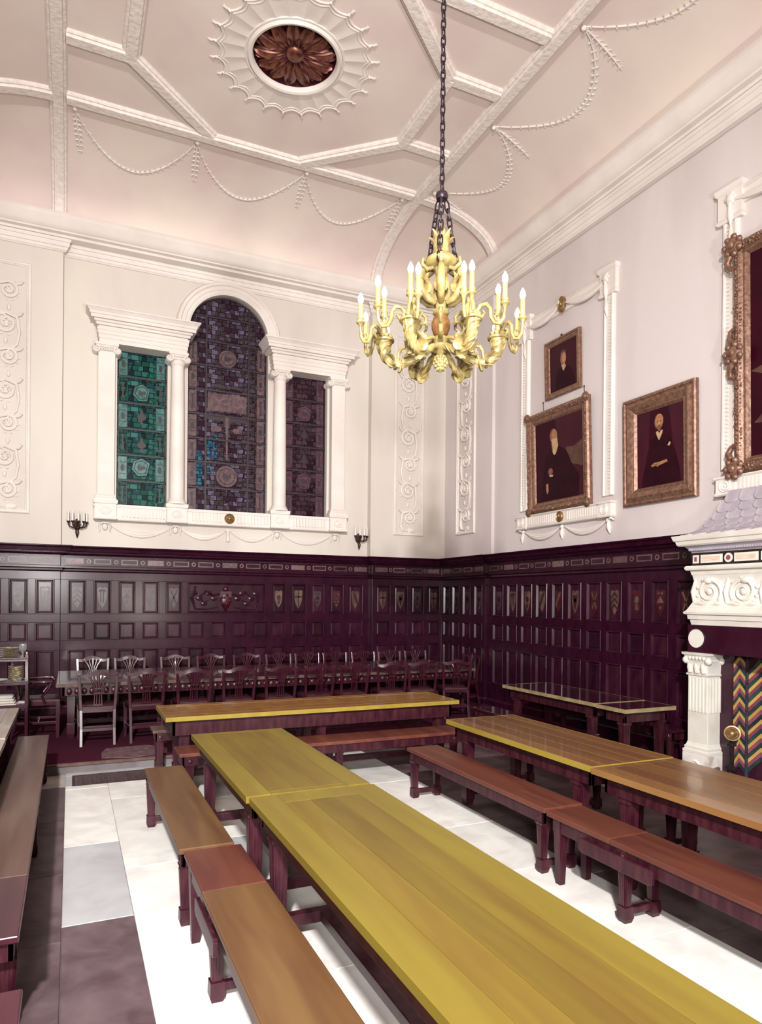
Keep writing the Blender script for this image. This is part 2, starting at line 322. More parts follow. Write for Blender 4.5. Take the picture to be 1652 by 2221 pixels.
# ---- floor: joint bed plus slabs
fl = struct('floor', 'pale stone slab floor of the hall')
b = mb(); b.box(XL - .3, XR + .3, YF - .3, YB + .3, -0.30, -0.012); build('slab_bed', b, 'grout', fl)
def slab(x0, x1, y0, y1, m):
    g = .0012; h = -.0015 * random.random()
    q = mb(); q.rings([[(x0 + g, y0 + g, -.03), (x1 - g, y0 + g, -.03), (x1 - g, y1 - g, -.03), (x0 + g, y1 - g, -.03)],
                       [(x0 + g, y0 + g, h - .003), (x1 - g, y0 + g, h - .003), (x1 - g, y1 - g, h - .003), (x0 + g, y1 - g, h - .003)],
                       [(x0 + g + .004, y0 + g + .004, h), (x1 - g - .004, y0 + g + .004, h), (x1 - g - .004, y1 - g - .004, h), (x0 + g + .004, y1 - g - .004, h)]])
    off = Vector(((x0 + x1) / 2, (y0 + y1) / 2, 0))
    o = bpy.data.objects.new('slab', mesh_of('slab', q, m, None, off)); COL.objects.link(o); o.parent = fl; o.location = off
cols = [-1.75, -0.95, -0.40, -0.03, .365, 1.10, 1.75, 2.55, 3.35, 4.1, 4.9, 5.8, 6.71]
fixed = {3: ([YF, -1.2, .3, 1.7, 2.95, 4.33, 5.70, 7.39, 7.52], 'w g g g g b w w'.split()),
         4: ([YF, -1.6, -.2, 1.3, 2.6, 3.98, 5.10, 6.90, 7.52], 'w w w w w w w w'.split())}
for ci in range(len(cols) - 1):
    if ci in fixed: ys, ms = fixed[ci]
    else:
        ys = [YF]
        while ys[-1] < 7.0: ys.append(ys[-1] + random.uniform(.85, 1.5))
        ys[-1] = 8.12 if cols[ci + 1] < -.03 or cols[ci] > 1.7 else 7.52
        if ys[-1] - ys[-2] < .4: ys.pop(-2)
        ms = [('g' if cols[ci] < -.1 or cols[ci] > 3.3 else random.choice('wwwwwb')) for _ in ys]  # outer columns take the mauve slabs to deepen the shade there
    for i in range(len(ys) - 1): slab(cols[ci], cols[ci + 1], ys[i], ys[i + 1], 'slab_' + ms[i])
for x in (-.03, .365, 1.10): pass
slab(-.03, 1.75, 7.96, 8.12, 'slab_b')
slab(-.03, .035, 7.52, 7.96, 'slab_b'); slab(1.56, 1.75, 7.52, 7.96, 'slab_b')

# ---- dais with carpet and mat
da = struct('trim_1', 'grey stone step of the dais below the carpet')
b = mb(); b.box(XL, XRP, 8.08, YB, -.012, .085); build('step_riser', b, 'step', da)
b = mb(); b.rings([[(x, y, z) for y, z in ((8.045, .085), (8.045, .108), (8.055, .114), (8.12, .114), (8.12, .085))] for x in (XL, XRP)]); build('nosing', b, 'bench_grey', da)
b = mb(); b.box(XL + .02, XRP - .02, 8.075, YB - .2, .1135, .120); cp = build('carpet', b, 'carpet'); tag(cp, 'dark maroon carpet laid over the dais under the long table', 'carpet')

# ---- walls
w = mb(); w.M = MBk(YB)
gl, gr = (.66, 1.44), (3.47, 4.25); gc = (1.77, 3.14); sill, ltop, spr = 3.39, 5.94, 6.42
cxw = (gc[0] + gc[1]) / 2; rw = (gc[1] - gc[0]) / 2
def wb(u0, u1, v0, v1): w.box(u0, u1, v0, v1, -.35, 0)
wb(XL - .3, gl[0], 0, 8.8); wb(gr[1], XR + .3, 0, 8.8); wb(gl[0], gr[1], 0, sill)
wb(gl[1], gc[0], sill, spr); wb(gc[1], gr[0], sill, spr); wb(gl[0], gl[1], ltop, 8.8); wb(gr[0], gr[1], ltop, 8.8)
arc = [(cxw + rw * math.cos(PI - PI * i / 32), spr + rw * math.sin(PI * i / 32)) for i in range(33)]
w.prism([(gl[1], spr)] + arc[:17] + [(cxw, 8.8), (gl[1], 8.8)], -.35, 0)
w.prism([(gr[0], spr), (gr[0], 8.8), (cxw, 8.8)] + arc[16:], -.35, 0)
w.box(XL - .3, -.14, 0, 8.8, 0, .15); w.box(5.07, XR, 0, 8.8, 0, .15)
wbk = sfy(build('wall_back', w, 'plaster'), 'cream end wall around the stained glass window')
w = mb(); w.M = MRt(XR); w.box(YF - .3, YB + .3, 0, 8.8, -.3, 0); w.box(10.02, YB, 0, 8.8, 0, .06)
wrt = sfy(build('wall_right', w, 'plaster_pink'), 'cream long wall hung with portraits')
w = mb(); w.M = MLf(XL); w.box(YF - .3, YB + .3, 0, 8.8, -.3, 0); wlf = sfy(build('wall_left', w, 'plaster'), 'cream long wall')
w = mb(); w.M = MFr(YF); w.box(XL - .3, XR + .3, 0, 8.8, -.3, 0); wfr = sfy(build('wall_front', w, 'plaster'), 'cream end wall behind the viewer')

# ---- ceiling: flat field and cove in one skin
def zc(x, y):
    du = max(0, x - CX1, CX0 - x) / 1.50; dv = max(0, y - CY1, CY0 - y) / 1.72
    d = min(1.0, (du ** 6 + dv ** 6) ** (1 / 6.0))
    return 7.70 + (ZC - 7.70) * math.sqrt(max(0, 1 - d * d))
ang = [i / 20 * PI / 2 for i in range(21)]
xs = sorted(set([CX0 - 1.55] + [CX0 - 1.5 * math.sin(a) for a in ang] + [OC[0] - .8, OC[0] + .8, 1.0] + [CX1 + 1.5 * math.sin(a) for a in ang] + [CX1 + 1.63]))
ys = sorted(set([CY0 - 1.8] + [CY0 - 1.72 * math.sin(a) for a in ang] + [OC[1] - .8, OC[1] + .8, 2, 4.3] + [CY1 + 1.72 * math.sin(a) for a in ang] + [CY1 + 1.95]))
b = mb(); nx, ny = len(xs), len(ys)
vs = [(x, y, zc(x, y)) for y in ys for x in xs]; fs = []
for j in range(ny - 1):
    for i in range(nx - 1):
        cx_, cy_ = (xs[i] + xs[i + 1]) / 2, (ys[j] + ys[j + 1]) / 2
        if abs(cx_ - OC[0]) < .79 and abs(cy_ - OC[1]) < .79: continue
        fs.append((j * nx + i, j * nx + i + 1, (j + 1) * nx + i + 1, (j + 1) * nx + i))
b.add(vs, fs)
n = 64; sq = []; ci_ = []
for k in range(n):
    a = 2 * PI * k / n; c, s_ = math.cos(a), math.sin(a); q = .8 / max(abs(c), abs(s_))
    sq.append((OC[0] + q * c, OC[1] + q * s_, ZC)); ci_.append((OC[0] + .50 * c, OC[1] + .50 * s_, ZC))
b.rings([sq, ci_], caps=False)
cl = sfy(build('ceiling', b, 'ceiling', smooth=40), 'coved plaster ceiling with moulded ribs')
b = mb(); b.box(XL - .3, XR + .3, YF - .3, YB + .3, 8.8, 9.0); build('ceiling_light_block', b, 'plaster', cl)  # unseen lid added above the cove to block outside light

RIBP = [(-.105, -.03), (-.105, .03), (-.09, .045), (-.07, .045), (-.062, .075), (.062, .075), (.07, .045), (.09, .045), (.105, .03), (.105, -.03)]
def rib(path, side=None):
    P = [Vector(p) for p in path]; rings = []
    for i, p in enumerate(P):
        t = (P[min(i + 1, len(P) - 1)] - P[max(i - 1, 0)]).normalized()
        sd = Vector(side) if side else t.cross(Vector((0, 0, 1))).normalized()
        nn = sd.cross(t).normalized()
        if nn.z > 0: nn = -nn
        rings.append([tuple(p + sd * u + nn * d) for u, d in RIBP])
    q = mb(); q.rings(rings); return build('rib', q, 'rib', cl, smooth=35)
Z0 = ZC - .001
for y in (9.84, 6.42, 2.26, CY0): rib([(CX0 + .10, y, Z0 + .003), (CX1 - .10, y, Z0 + .003)])
rib([(CX0, CY0, Z0), (CX0, CY1, Z0)]); rib([(CX1, CY0, Z0), (CX1, CY1, Z0)])
oct_ = [(1.75, 9.80), (3.10, 9.80), (4.25, 8.77), (4.25, 7.43), (3.10, 6.46), (1.75, 6.46), (.61, 7.43), (.61, 8.77)]
for a, c in ((1, 2), (2, 3), (3, 4), (5, 6), (6, 7), (7, 0)):
    rib([(*oct_[a], Z0 - .002 + .0012 * a), (*oct_[c], Z0 - .002 + .0012 * a)])
for y in (8.77, 7.43): rib([(4.25, y, Z0 + .009), (CX1 - .1, y, Z0 + .009)]); rib([(CX0 + .1, y, Z0 + .009), (.61, y, Z0 + .009)])
th = [i / 18 * PI / 2 for i in range(19)]
for x in (CX0, CX1): rib([(x, CY1 + 1.70 * math.sin(t), 7.70 + .75 * math.cos(t)) for t in th], side=(1, 0, 0))
rib([(CX1 + 1.48 * math.sin(t), CY1, 7.70 + .75 * math.cos(t)) for t in th], side=(0, 1, 0))
rib([(CX0 - 1.48 * math.sin(t), CY1, 7.70 + .75 * math.cos(t)) for t in th], side=(0, 1, 0))

# oculus: ring, dark dish, gilt petals
b = mb()
prof = [(.500, 0.30), (.500, -.005), (.515, -.035), (.545, -.045), (.565, -.03), (.575, -.01), (.585, -.022), (.60, -.02), (.605, .02)]
b.rings([[(OC[0] + r * math.cos(2 * PI * j / 72), OC[1] + r * math.sin(2 * PI * j / 72), ZC + z) for j in range(72)] for r, z in prof], caps=False)
build('oculus_ring', b, 'stucco', cl, smooth=35)
b = mb(); b.rings([[(OC[0] + r * math.cos(2 * PI * j / 40), OC[1] + r * math.sin(2 * PI * j / 40), ZC + z) for j in range(40)] for r, z in ((.499, .02), (.47, .16), (.36, .24), (.15, .28), (.01, .29))], caps=False)
build('oculus_dish', b, 'hred', cl, smooth=60)
def petal_mesh(L0, L1, wid, lift):
    q = mb(); st = 10; prof = []
    for i in range(st + 1):
        t = i / st; r = L0 + (L1 - L0) * t; wv = wid * (math.sin(PI * min(t * .80 + .12, 1)) ** .6) * (1 if t < .97 else .55)
        z = -lift * math.sin(PI * t * .9)
        prof.append([(r, -wv, z - .004), (r, -wv * .86, z - .030), (r, -wv * .62, z - .016), (r, -.012, z + .005), (r, 0, z - .012), (r, .012, z + .005), (r, wv * .62, z - .016), (r, wv * .86, z - .030), (r, wv, z - .004), (r, 0, z + .03)])
    q.rings(prof); return q
pm = mesh_of('petal', petal_mesh(.09, .485, .088, .05), 'gold_dark', 50)
pm2 = mesh_of('petal_back', petal_mesh(.12, .495, .075, .02), 'gold_dark', 50)
for k in range(13): inst('petal', pm, cl, (OC[0], OC[1], ZC + .075), (0, 0, 2 * PI * k / 13))
for k in range(13): inst('petal', pm2, cl, (OC[0], OC[1], ZC + .10), (0, 0, 2 * PI * (k + .5) / 13))
b = mb(); b.lathe(OC[0], OC[1], [(.02, .03), (.07, .035), (.105, .055), (.12, .09), (.10, .16), (.03, .2)], 24, ZC - .035); build('boss', b, 'gold_dark', cl, smooth=50)
# plaster shell of 24 flutes with scalloped hems and tufts
q = mb(); da_ = PI / 24; rings = []
for i in range(7):
    f_ = i / 6; row = []
    for j in range(9):
        a = -da_ + 2 * da_ * j / 8; e = abs(j - 4) / 4
        r = .595 + (.87 + .055 * e * e - .595) * f_
        row.append((r * math.cos(a), r * math.sin(a), -.004 - .011 * e ** 1.6 - .004 * f_))
    rings.append(row)
q.rings(rings, closed=False, caps=False)
for off_, rr in ((0.0, .011), (-.045, .007)):
    q.tube([((.875 + off_ + .055 * (abs(j - 4) / 4) ** 2) * math.cos(-da_ + 2 * da_ * j / 8), (.875 + off_ + .055 * (abs(j - 4) / 4) ** 2) * math.sin(-da_ + 2 * da_ * j / 8), -.010 - .010 * (abs(j - 4) / 4) ** 1.6) for j in range(9)], rr, 6)
fm = mesh_of('flute', q, 'stucco', 50)
q = mb()
for a in (-.5, 0, .5): q.tube([(.935, 0, -.01), (.985, .012 * a, -.022), (1.03 - abs(a) * .02, .035 * a, -.012)], [.010, .008, .003], 6)
q.ball((.935, 0, -.02), .017); q.ball((1.0, 0, -.02), .009)
tm = mesh_of('tuft', q, 'stucco', 50)
for k in range(24):
    inst('flute', fm, cl, (OC[0], OC[1], ZC), (0, 0, 2 * PI * k / 24)); inst('tuft', tm, cl, (OC[0], OC[1], ZC), (0, 0, 2 * PI * (k + .5) / 24))

# husk garlands on the cove
def husk(path, n_leaf, r=.016):
    q = mb(); P = [Vector(p) for p in path]
    q.tube(P, [r * .55 + r * .6 * math.sin(PI * i / (len(P) - 1)) for i in range(len(P))], 7)
    for k in range(n_leaf):
        t = (k + .5) / n_leaf * (len(P) - 1); i = int(t); p = P[i].lerp(P[min(i + 1, len(P) - 1)], t - i)
        d = (P[min(i + 1, len(P) - 1)] - P[i]).normalized(); s_ = .6 + .6 * math.sin(PI * k / n_leaf)
        sd = d.cross(Vector((0, 0, 1))).normalized()
        for sg in (-1, 1):
            e = p + sd * sg * .05 * s_ + d * .012 + Vector((0, 0, -.012))
            q.tube([p, p.lerp(e, .55) - d * .01, e], [.011 * s_, .009 * s_, .002], 5)
    return q
def on_cove_b(u, y): return Vector((u, y, zc(u, y) - .012))
def on_cove_r(x, v): return Vector((x, v, zc(x, v) - .012))
att = [0.0, 1.60, 3.24, 4.86]
for i in range(3):
    a, c = att[i], att[i + 1]
    build('garland', husk([on_cove_b(a + (c - a) * t / 20, 10.02 + .86 * (1 - (2 * t / 20 - 1) ** 2) ** .85) for t in range(21)], 22), 'stucco', cl, smooth=50)
for a in att: build('garland_tail', husk([on_cove_b(a + .01 * t, 10.0 + .8 * t / 8) for t in range(9)], 9, .014), 'stucco', cl, smooth=50)
attr = [9.62, 7.94, 6.13, 4.3, 2.5]
for i in range(4):
    a, c = attr[i], attr[i + 1]
    build('garland', husk([on_cove_r(5.25 + .72 * (1 - (2 * t / 20 - 1) ** 2) ** .85, a + (c - a) * t / 20) for t in range(21)], 24, .015), 'stucco', cl, smooth=50)
for a in attr[:4]: build('garland_tail', husk([on_cove_r(5.25 + .72 * t / 8, a + .02 * t) for t in range(9)], 9, .014), 'stucco', cl, smooth=50)
b = mb()
for a in att: b.ball((a, 10.0, ZC - .03), .035)
for a in attr: b.ball((5.25, a, ZC - .03), .035)
build('garland_knots', b, 'stucco', cl, smooth=60)

# ---- wall cornices
CROWN = [(7.705, -.25), (7.705, .28), (7.67, .30), (7.62, .30), (7.60, .285), (7.53, .245), (7.485, .205), (7.475, .175), (7.455, .165), (7.445, .10), (7.415, .085), (7.41, .05), (7.40, -.25)]
BAND = [(7.405, -.05), (7.405, .085), (7.39, .10), (7.35, .095), (7.345, .08), (7.285, .072), (7.28, .055), (7.245, .045), (7.235, .03), (7.22, .02), (7.22, -.05)]
def mould(M, prof, a0, a1, name, mat, parent, m0=0, m1=0, smooth=30):
    q = mb(M); q.mould(prof, a0, a1, m0, m1); return build(name, q, mat, parent, smooth=smooth)
mould(MBk(YP), CROWN, XL, XRP, 'cornice', 'stucco', wbk)
mould(MBk(YB), BAND, -.14, 5.07, 'architrave', 'stucco', wbk)
mould(MBk(YP), BAND, XL, -.13, 'architrave', 'stucco', wbk, m1=1); mould(MBk(YP), BAND, 5.06, XRP, 'architrave', 'stucco', wbk, m0=-1)
mould(MRt(XRP), CROWN, YF, YP, 'cornice', 'stucco', wrt)
mould(MRt(XRP), BAND, YF, YP, 'architrave', 'stucco', wrt)
mould(MLf(XL), CROWN, YF, YP, 'cornice', 'stucco', wlf); mould(MFr(YF), CROWN, XL, XR, 'cornice', 'stucco', wfr)

# ---- the Venetian window
wn = struct('window_1', 'three light Venetian window of stained glass with white columns')
GY = YB + .14
def pane(u0, u1, v0, v1, m, poly=None):
    off = Vector(((u0 + u1) / 2, GY, (v0 + v1) / 2)); q = mb(MBk(GY)); g = .004
    tilt = random.uniform(-.004, .004)
    q.prism(poly or [(u0 + g, v0 + g), (u1 - g, v0 + g), (u1 - g, v1 - g), (u0 + g, v1 - g)], -.006 + tilt, .004 + tilt)
    me = mesh_of('pane', q, m, None, off); o = bpy.data.objects.new('pane', me); COL.objects.link(o); o.parent = wn; o.location = off
def light(u0, u1, rows, cuts, m, extra=None):
    us = [u0] + cuts + [u1]
    for i in range(len(us) - 1):
        for j in range(len(rows) - 1): pane(us[i], us[i + 1], rows[j], rows[j + 1], m)
rowsL = [sill + (ltop - sill) * k / 6 for k in range(7)]
light(gl[0] - .03, gl[1] + .03, rowsL, [], 'glass_teal'); light(gr[0] - .03, gr[1] + .03, rowsL, [], 'glass_wine')
rowsC = [3.39, 3.80, 4.24, 4.64, 5.06, 5.48, 5.90, 6.32]; cutC = [2.09, 2.82]
light(gc[0] - .03, gc[1] + .03, rowsC, cutC, 'glass_plum')
# head panes, cut by the arch
R_ = rw + .03
def arcx(v): return math.sqrt(max(0, R_ * R_ - max(0, v - spr) ** 2))
for a0, a1 in ((cxw - R_, cutC[0]), (cutC[0], cutC[1]), (cutC[1], cxw + R_)):
    for v0, v1 in ((6.32, 6.74), (6.74, 7.13)):
        top = []
        for i in range(13):
            u = a0 + (a1 - a0) * i / 12; h = spr + math.sqrt(max(0, R_ * R_ - (u - cxw) ** 2)); top.append((u, max(v0, min(v1 - .004, h))))
        if max(t[1] for t in top) - v0 < .02: continue
        pane(a0, a1, v0, v1, 'glass_plum', [(a0 + .004, v0 + .004), (a1 - .004, v0 + .004)] + top[::-1])
# blue pieces, medallions, cartouche
def gpiece(poly, m, name='glass_piece', d=.012):
    q = mb(MBk(GY)); q.prism(poly, .002, d); return build(name, q, m, wn)
for u0, u1, v0, v1 in ((1.93, 2.04, 3.83, 3.98), (1.93, 2.04, 3.99, 4.12), (1.93, 2.04, 4.13, 4.23), (1.92, 2.04, 4.26, 4.34), (1.93, 2.04, 4.36, 4.43), (2.12, 2.20, 4.33, 4.46), (2.11, 2.22, 4.47, 4.56), (2.23, 2.29, 4.30, 4.48), (2.24, 2.29, 4.50, 4.62), (2.12, 2.22, 4.57, 4.63), (2.24, 2.30, 4.66, 4.74), (2.12, 2.17, 4.06, 4.18)):
    gpiece([(u0, v0), (u1, v0), (u1, v1), (u0, v1)], 'glass_blue', d=.010)
for (a_, c_), rr, mt, dk in ((gl, rowsL, 'med_teal', 'lead'), (gr, rowsL, 'med_wine', 'lead'), (gc, rowsC, 'med_plum', 'lead')):
    for j in range(len(rr) - 1):
        for s_, ue in ((1, a_ + .03), (-1, c_ - .03)):
            v0, v1 = rr[j] + .03, rr[j + 1] - .03; u1_ = ue + s_ * .135
            q = mb(MBk(GY)); q.box(min(ue, u1_), max(ue, u1_), v0, v1, .002, .009); o = build('border_piece', q, mt if j % 2 else ('glass_teal' if mt == 'med_teal' else mt), wn)
            q = mb(MBk(GY)); um_ = (ue + u1_) / 2; vm_ = (v0 + v1) / 2
            if j % 2 == 0: q.prism([(um_ - .035, v0 + .06), (um_ + .035, v0 + .06), (um_ + .012, v0 + .10), (um_ + .012, v1 - .10), (um_ + .035, v1 - .06), (um_ - .035, v1 - .06), (um_ - .012, v1 - .10), (um_ - .012, v0 + .10)], .008, .013)
            else:
                q.prism(ell(um_, vm_, .03, .06, 10), .008, .013); q.box(um_ - .05, um_ + .05, vm_ - .10, vm_ - .09, .008, .013); q.box(um_ - .05, um_ + .05, vm_ + .09, vm_ + .10, .008, .013)
            for ux in (min(ue, u1_), max(ue, u1_)): q.box(ux - .004, ux + .004, v0, v1, .008, .014)
            build('border_lead', q, dk, o)
def medal(u, v, r, n, mat, ring=True):
    pts = ell(u, v, r, r, n, PI / n if n == 6 else 0)
    q = mb(MBk(GY)); q.prism(pts, .002, .016); q.prism([(u + (x - u) * .72, v + (y - v) * .72) for x, y in pts], .014, .022)
    o = build('medallion', q, mat, wn)
    q = mb(MBk(GY)); q.tube([(x, y, .014) for x, y in pts], .007, 6, True); q.tube([(u + (x - u) * .72, v + (y - v) * .72, .02) for x, y in pts], .005, 6, True)
    for k in range(3): q.prism(ell(u + (k - 1) * r * .25, v - r * .08 * (k % 2), r * .13, r * (.34 - .06 * k), 10), .02, .025)
    build('medallion_lead', q, 'lead', o)
medal(cxw, 6.06, .155, 28, 'med_plum'); medal(cxw, 4.02, .19, 28, 'med_plum')
for u, mt in (((gl[0] + gl[1]) / 2, 'med_teal'), ((gr[0] + gr[1]) / 2, 'med_wine')):
    medal(u, 5.28, .15, 6, mt); medal(u, 4.05, .16, 6, mt)
    for v in (4.88, 4.42):
        q = mb(MBk(GY)); q.prism(ell(u, v, .07, .055, 14), .002, .014); q.prism([(u - .03, v + .05), (u + .03, v + .05), (u + .012, v + .13), (u - .012, v + .13)], .002, .012); q.prism([(u - .012, v - .05), (u + .012, v - .05), (u + .03, v - .12), (u - .03, v - .12)], .002, .012)
        build('urn_piece', q, 'lead', wn)
gpiece([(2.12, 5.14), (2.79, 5.14), (2.79, 5.44), (2.12, 5.44)], 'med_plum', 'tablet')
q = mb(MBk(GY))
for k in range(2):
    u = 2.32 + .27 * k; q.prism(ell(u, 5.54, .11, .07, 16, 0, PI), .004, .014)
q.prism([(2.10, 5.05), (2.80, 5.05), (2.78, 4.98), (2.52, 4.97), (2.50, 4.86), (2.41, 4.86), (2.39, 4.97), (2.12, 4.98)], .004, .012)
build('cartouche', q, 'lead', wn)
q = mb(MBk(GY)); q.prism([(2.42, 5.05), (2.49, 5.05), (2.475, 4.8), (2.47, 4.3), (2.44, 4.3), (2.435, 4.8)], .006, .016)
q.prism(ell(2.27, 4.83, .09, .05, 14), .006, .013); q.prism(ell(2.64, 4.83, .09, .05, 14), .006, .013)
build('vase_piece', q, 'med_plum', wn)
for u0, u1, rr, cc in ((gl[0], gl[1], rowsL, []), (gr[0], gr[1], rowsL, []), (gc[0], gc[1], rowsC + [6.74], cutC)):
    for v in rr[1:]:
        h = 0 if v <= spr else 1
        a0, a1 = (cxw - arcx(v), cxw + arcx(v)) if h else (u0 - .02, u1 + .02)
        q = mb(MBk(GY)); q.box(a0, a1, v - .013, v + .013, .004, .03); build('saddle_bar', q, 'lead', wn)
    for u in cc:
        q = mb(MBk(GY)); q.box(u - .014, u + .014, sill, spr + math.sqrt(rw * rw - (u - cxw) ** 2), .004, .032); build('saddle_bar', q, 'lead', wn)
    q = mb(MBk(GY))
    q.box(u0 - .01, u0 + .016, rr[0], min(rr[-1], spr), 0, .03); q.box(u1 - .016, u1 + .01, rr[0], min(rr[-1], spr), 0, .03); q.box(u0, u1, sill, sill + .02, 0, .03)
    if not cc: q.box(u0, u1, ltop - .02, ltop, 0, .03)
    else: q.tube([(cxw + (rw - .006) * math.cos(PI * i / 28), spr + (rw - .006) * math.sin(PI * i / 28), .014) for i in range(29)], .017, 6)
    build('lead_frame', q, 'lead', wn)
# archivolt
q = mb(MBk(YB))
AP = [(-.012, -.02), (-.012, .05), (.02, .065), (.06, .055), (.075, .07), (.13, .062), (.145, .085), (.19, .075), (.215, .03), (.22, -.02)]
q.rings([[(cxw + (rw + d) * math.cos(PI * i / 40), spr + (rw + d) * math.sin(PI * i / 40), h) for d, h in AP] for i in range(41)])
build('archivolt', q, 'stucco', wn, smooth=35)
# entablatures
ENT = [(5.925, 0), (5.985, 0), (5.985, .012), (6.05, .012), (6.05, .024), (6.10, .024), (6.115, .034), (6.15, .034), (6.15, .012), (6.175, .012), (6.18, .045), (6.215, .05), (6.225, .075), (6.255, .078), (6.255, .125), (6.305, .128), (6.31, .14), (6.345, .15), (6.385, .185), (6.39, .195), (6.41, .195), (6.41, .0)]
for u0, u1 in ((.38, 1.72), (3.19, 4.53)):
    q = mb(MBk(YB)); q.layers(u0, u1, ENT, .19, back=-.13); build('entablature', q, 'stucco', wn)
# sill frieze with flutes, pedestals, rosettes
q = mb(MBk(YB)); q.layers(.33, 4.58, [(3.13, 0), (3.145, .012), (3.17, .012), (3.175, 0), (3.335, 0), (3.34, .012), (3.375, .018), (3.385, .018), (3.385, -.05)], .13); build('sill_frieze', q, 'stucco', wn, smooth=25)
PED = [.495, 1.585, 3.325, 4.415]
for u in PED:
    q = mb(MBk(YB)); q.layers(u - .16, u + .16, [(3.135, 0), (3.15, .01), (3.17, .01), (3.18, 0), (3.38, 0), (3.385, .015), (3.43, .02), (3.445, .02), (3.445, -.06)], .20)
    o = build('pedestal', q, 'stucco', wn, smooth=25)
    q = mb(MBk(YB)); q.rings([[(u + rx * math.cos(2 * PI * j / 24), 3.27 + rz * math.sin(2 * PI * j / 24), h) for j in range(24)] for rx, rz, h in ((.085, .065, .20), (.08, .06, .212), (.065, .047, .205), (.05, .036, .212), (.03, .02, .218), (.005, .004, .22))]); build('rosette', q, 'stucco', o, smooth=40)
q = mb(MBk(YB)); u = .68
while u < 4.24:
    if all(abs(u - x) > .2 for x in PED) and abs(u - 2.455) > .13: q.box(u, u + .030, 3.19, 3.335, .125, .155)
    u += .058
f_ = build('fluting', q, 'stucco', wn)
q = mb(MBk(YB)); q.rings([[(2.455 + r * math.cos(2 * PI * j / 24), 3.26 + r * math.sin(2 * PI * j / 24), h) for j in range(24)] for r, h in ((.085, .13), (.085, .16), (.07, .168), (.055, .155), (.04, .16), (.028, .175), (.004, .18))])
build('rosette', q, 'gold_bright', wn, smooth=40, label='small gilded rosette')
# columns
def col_round(u):
    o = None
    M = MBk(YB); y = YB - .115
    q = mb(); q.lathe(u, y, [(.122, 3.53), (.12, 4.2), (.112, 5.0), (.102, 5.74)], 28); o = build('column', q, 'stucco', wn, smooth=40)
    q = mb(); q.lathe(u, y, [(.16, 3.445), (.16, 3.475), (.152, 3.49), (.135, 3.50), (.14, 3.515), (.128, 3.53), (.12, 3.54)], 28); build('base', q, 'stucco', o, smooth=40)
    capital(u, y, .105, o)
def capital(u, y, r, par, flat=False):
    q = mb()
    if not flat: q.lathe(u, y, [(r, 5.72), (r + .012, 5.735), (r + .004, 5.745), (r + .03, 5.80), (r + .035, 5.83)], 24)
    q.box(u - r - .05, u + r + .05, y - r - .035, y + .10, 5.885, 5.925); q.box(u - r - .02, u + r + .02, y - r - .02, y + .1, 5.83, 5.885)
    for sx in (-1, 1):
        for k in range(2):
            yy = y - r - .03
            pts = []
            for i in range(26):
                a = i / 25 * 3.4 * PI; rr = .058 * (1 - i / 25 * .86)
                pts.append((u + sx * (r + .035) + sx * rr * math.cos(a + PI / 2), yy, 5.815 + rr * math.sin(a + PI / 2)))
        q.tube(pts, [.017 * (1 - i / 40) for i in range(26)], 6)
        q.rings([[(u + sx * (r + .035) + rr * math.cos(2 * PI * j / 16), yv, 5.815 + rr * math.sin(2 * PI * j / 16)) for j in range(16)] for rr, yv in ((.048, yy + .01), (.06, yy + .03), (.05, y), (.06, y + .09))])
    q.tube([(u - r - .03, y - r - .03, 5.868), (u, y - r - .035, 5.852), (u + r + .03, y - r - .03, 5.868)], .015, 6)
    for k in range(5): q.ball((u + (k - 2) * .035, y - r - .025, 5.81), .017, n=8, k=4)
    build('capital', q, 'stucco', par, smooth=40)
col_round(1.585); col_round(3.325)
for u in (.495, 4.415):
    q = mb(MBk(YB)); q.box(u - .125, u + .125, 3.53, 5.84, -.01, .15); o = build('pilaster', q, 'stucco', wn)
    q = mb(MBk(YB)); q.layers(u - .125, u + .125, [(3.445, .035), (3.475, .035), (3.49, .02), (3.51, .024), (3.525, .012), (3.54, 0)], .15); build('base', q, 'stucco', o, smooth=30)
    capital(u, YB - .03, .125, o, True)
# drapery swags, masks and tassel below the sill
def swag(M, u0, u1, v0, drop, w, parent, mat='stucco', name='swag', vr=None, n=3, thick=.02):
    q = mb(M); vr = v0 if vr is None else vr
    for k in range(n):
        f_ = k / max(1, n - 1)
        pts = [(u0 + (u1 - u0) * t / 16, v0 + (vr - v0) * t / 16 - drop * (.62 + .38 * f_) * (1 - (2 * t / 16 - 1) ** 2), w + .004 * (k % 2)) for t in range(17)]
        q.tube(pts, [thick * (.5 + .7 * math.sin(PI * t / 16)) for t in range(17)], 7)
    return build(name, q, mat, parent, smooth=50)
def mask(M, u, v, w, parent):
    q = mb(M); q.ball((u, v, w), .045, .058, .03)
    q.ball((u, v - .008, w + .026), .010, .016, .012, 6, 4)
    for sx in (-1, 1):
        q.tube([(u + sx * .04, v + .05, w), (u + sx * .075, v + .045, w + .01), (u + sx * .085, v, w), (u + sx * .075, v - .06, w), (u + sx * .09, v - .09, w)], [.015, .018, .016, .012, .005], 7)
        q.ball((u + sx * .017, v + .012, w + .024), .009, .006, .006, 6, 4)
    q.box(u - .05, u + .05, v + .055, v + .075, w - .03, w + .03)
    build('mask', q, 'stucco', parent, smooth=50)
for u in PED: mask(MBk(YB), u, 3.03, .02, wn)
q = mb(MBk(YB)); q.box(2.41, 2.50, 3.055, 3.075, -.01, .04); q.tube([(2.455, 3.06, .02), (2.455, 2.98, .025), (2.455, 2.88, .02)], [.03, .022, .032], 8); build('tassel', q, 'stucco', wn, smooth=50)
for a, c, d in ((.60, 1.48, .15), (1.69, 2.40, .14), (2.51, 3.22, .14), (3.43, 4.31, .15)): swag(MBk(YB), a, c, 3.045, d, .012, wn)

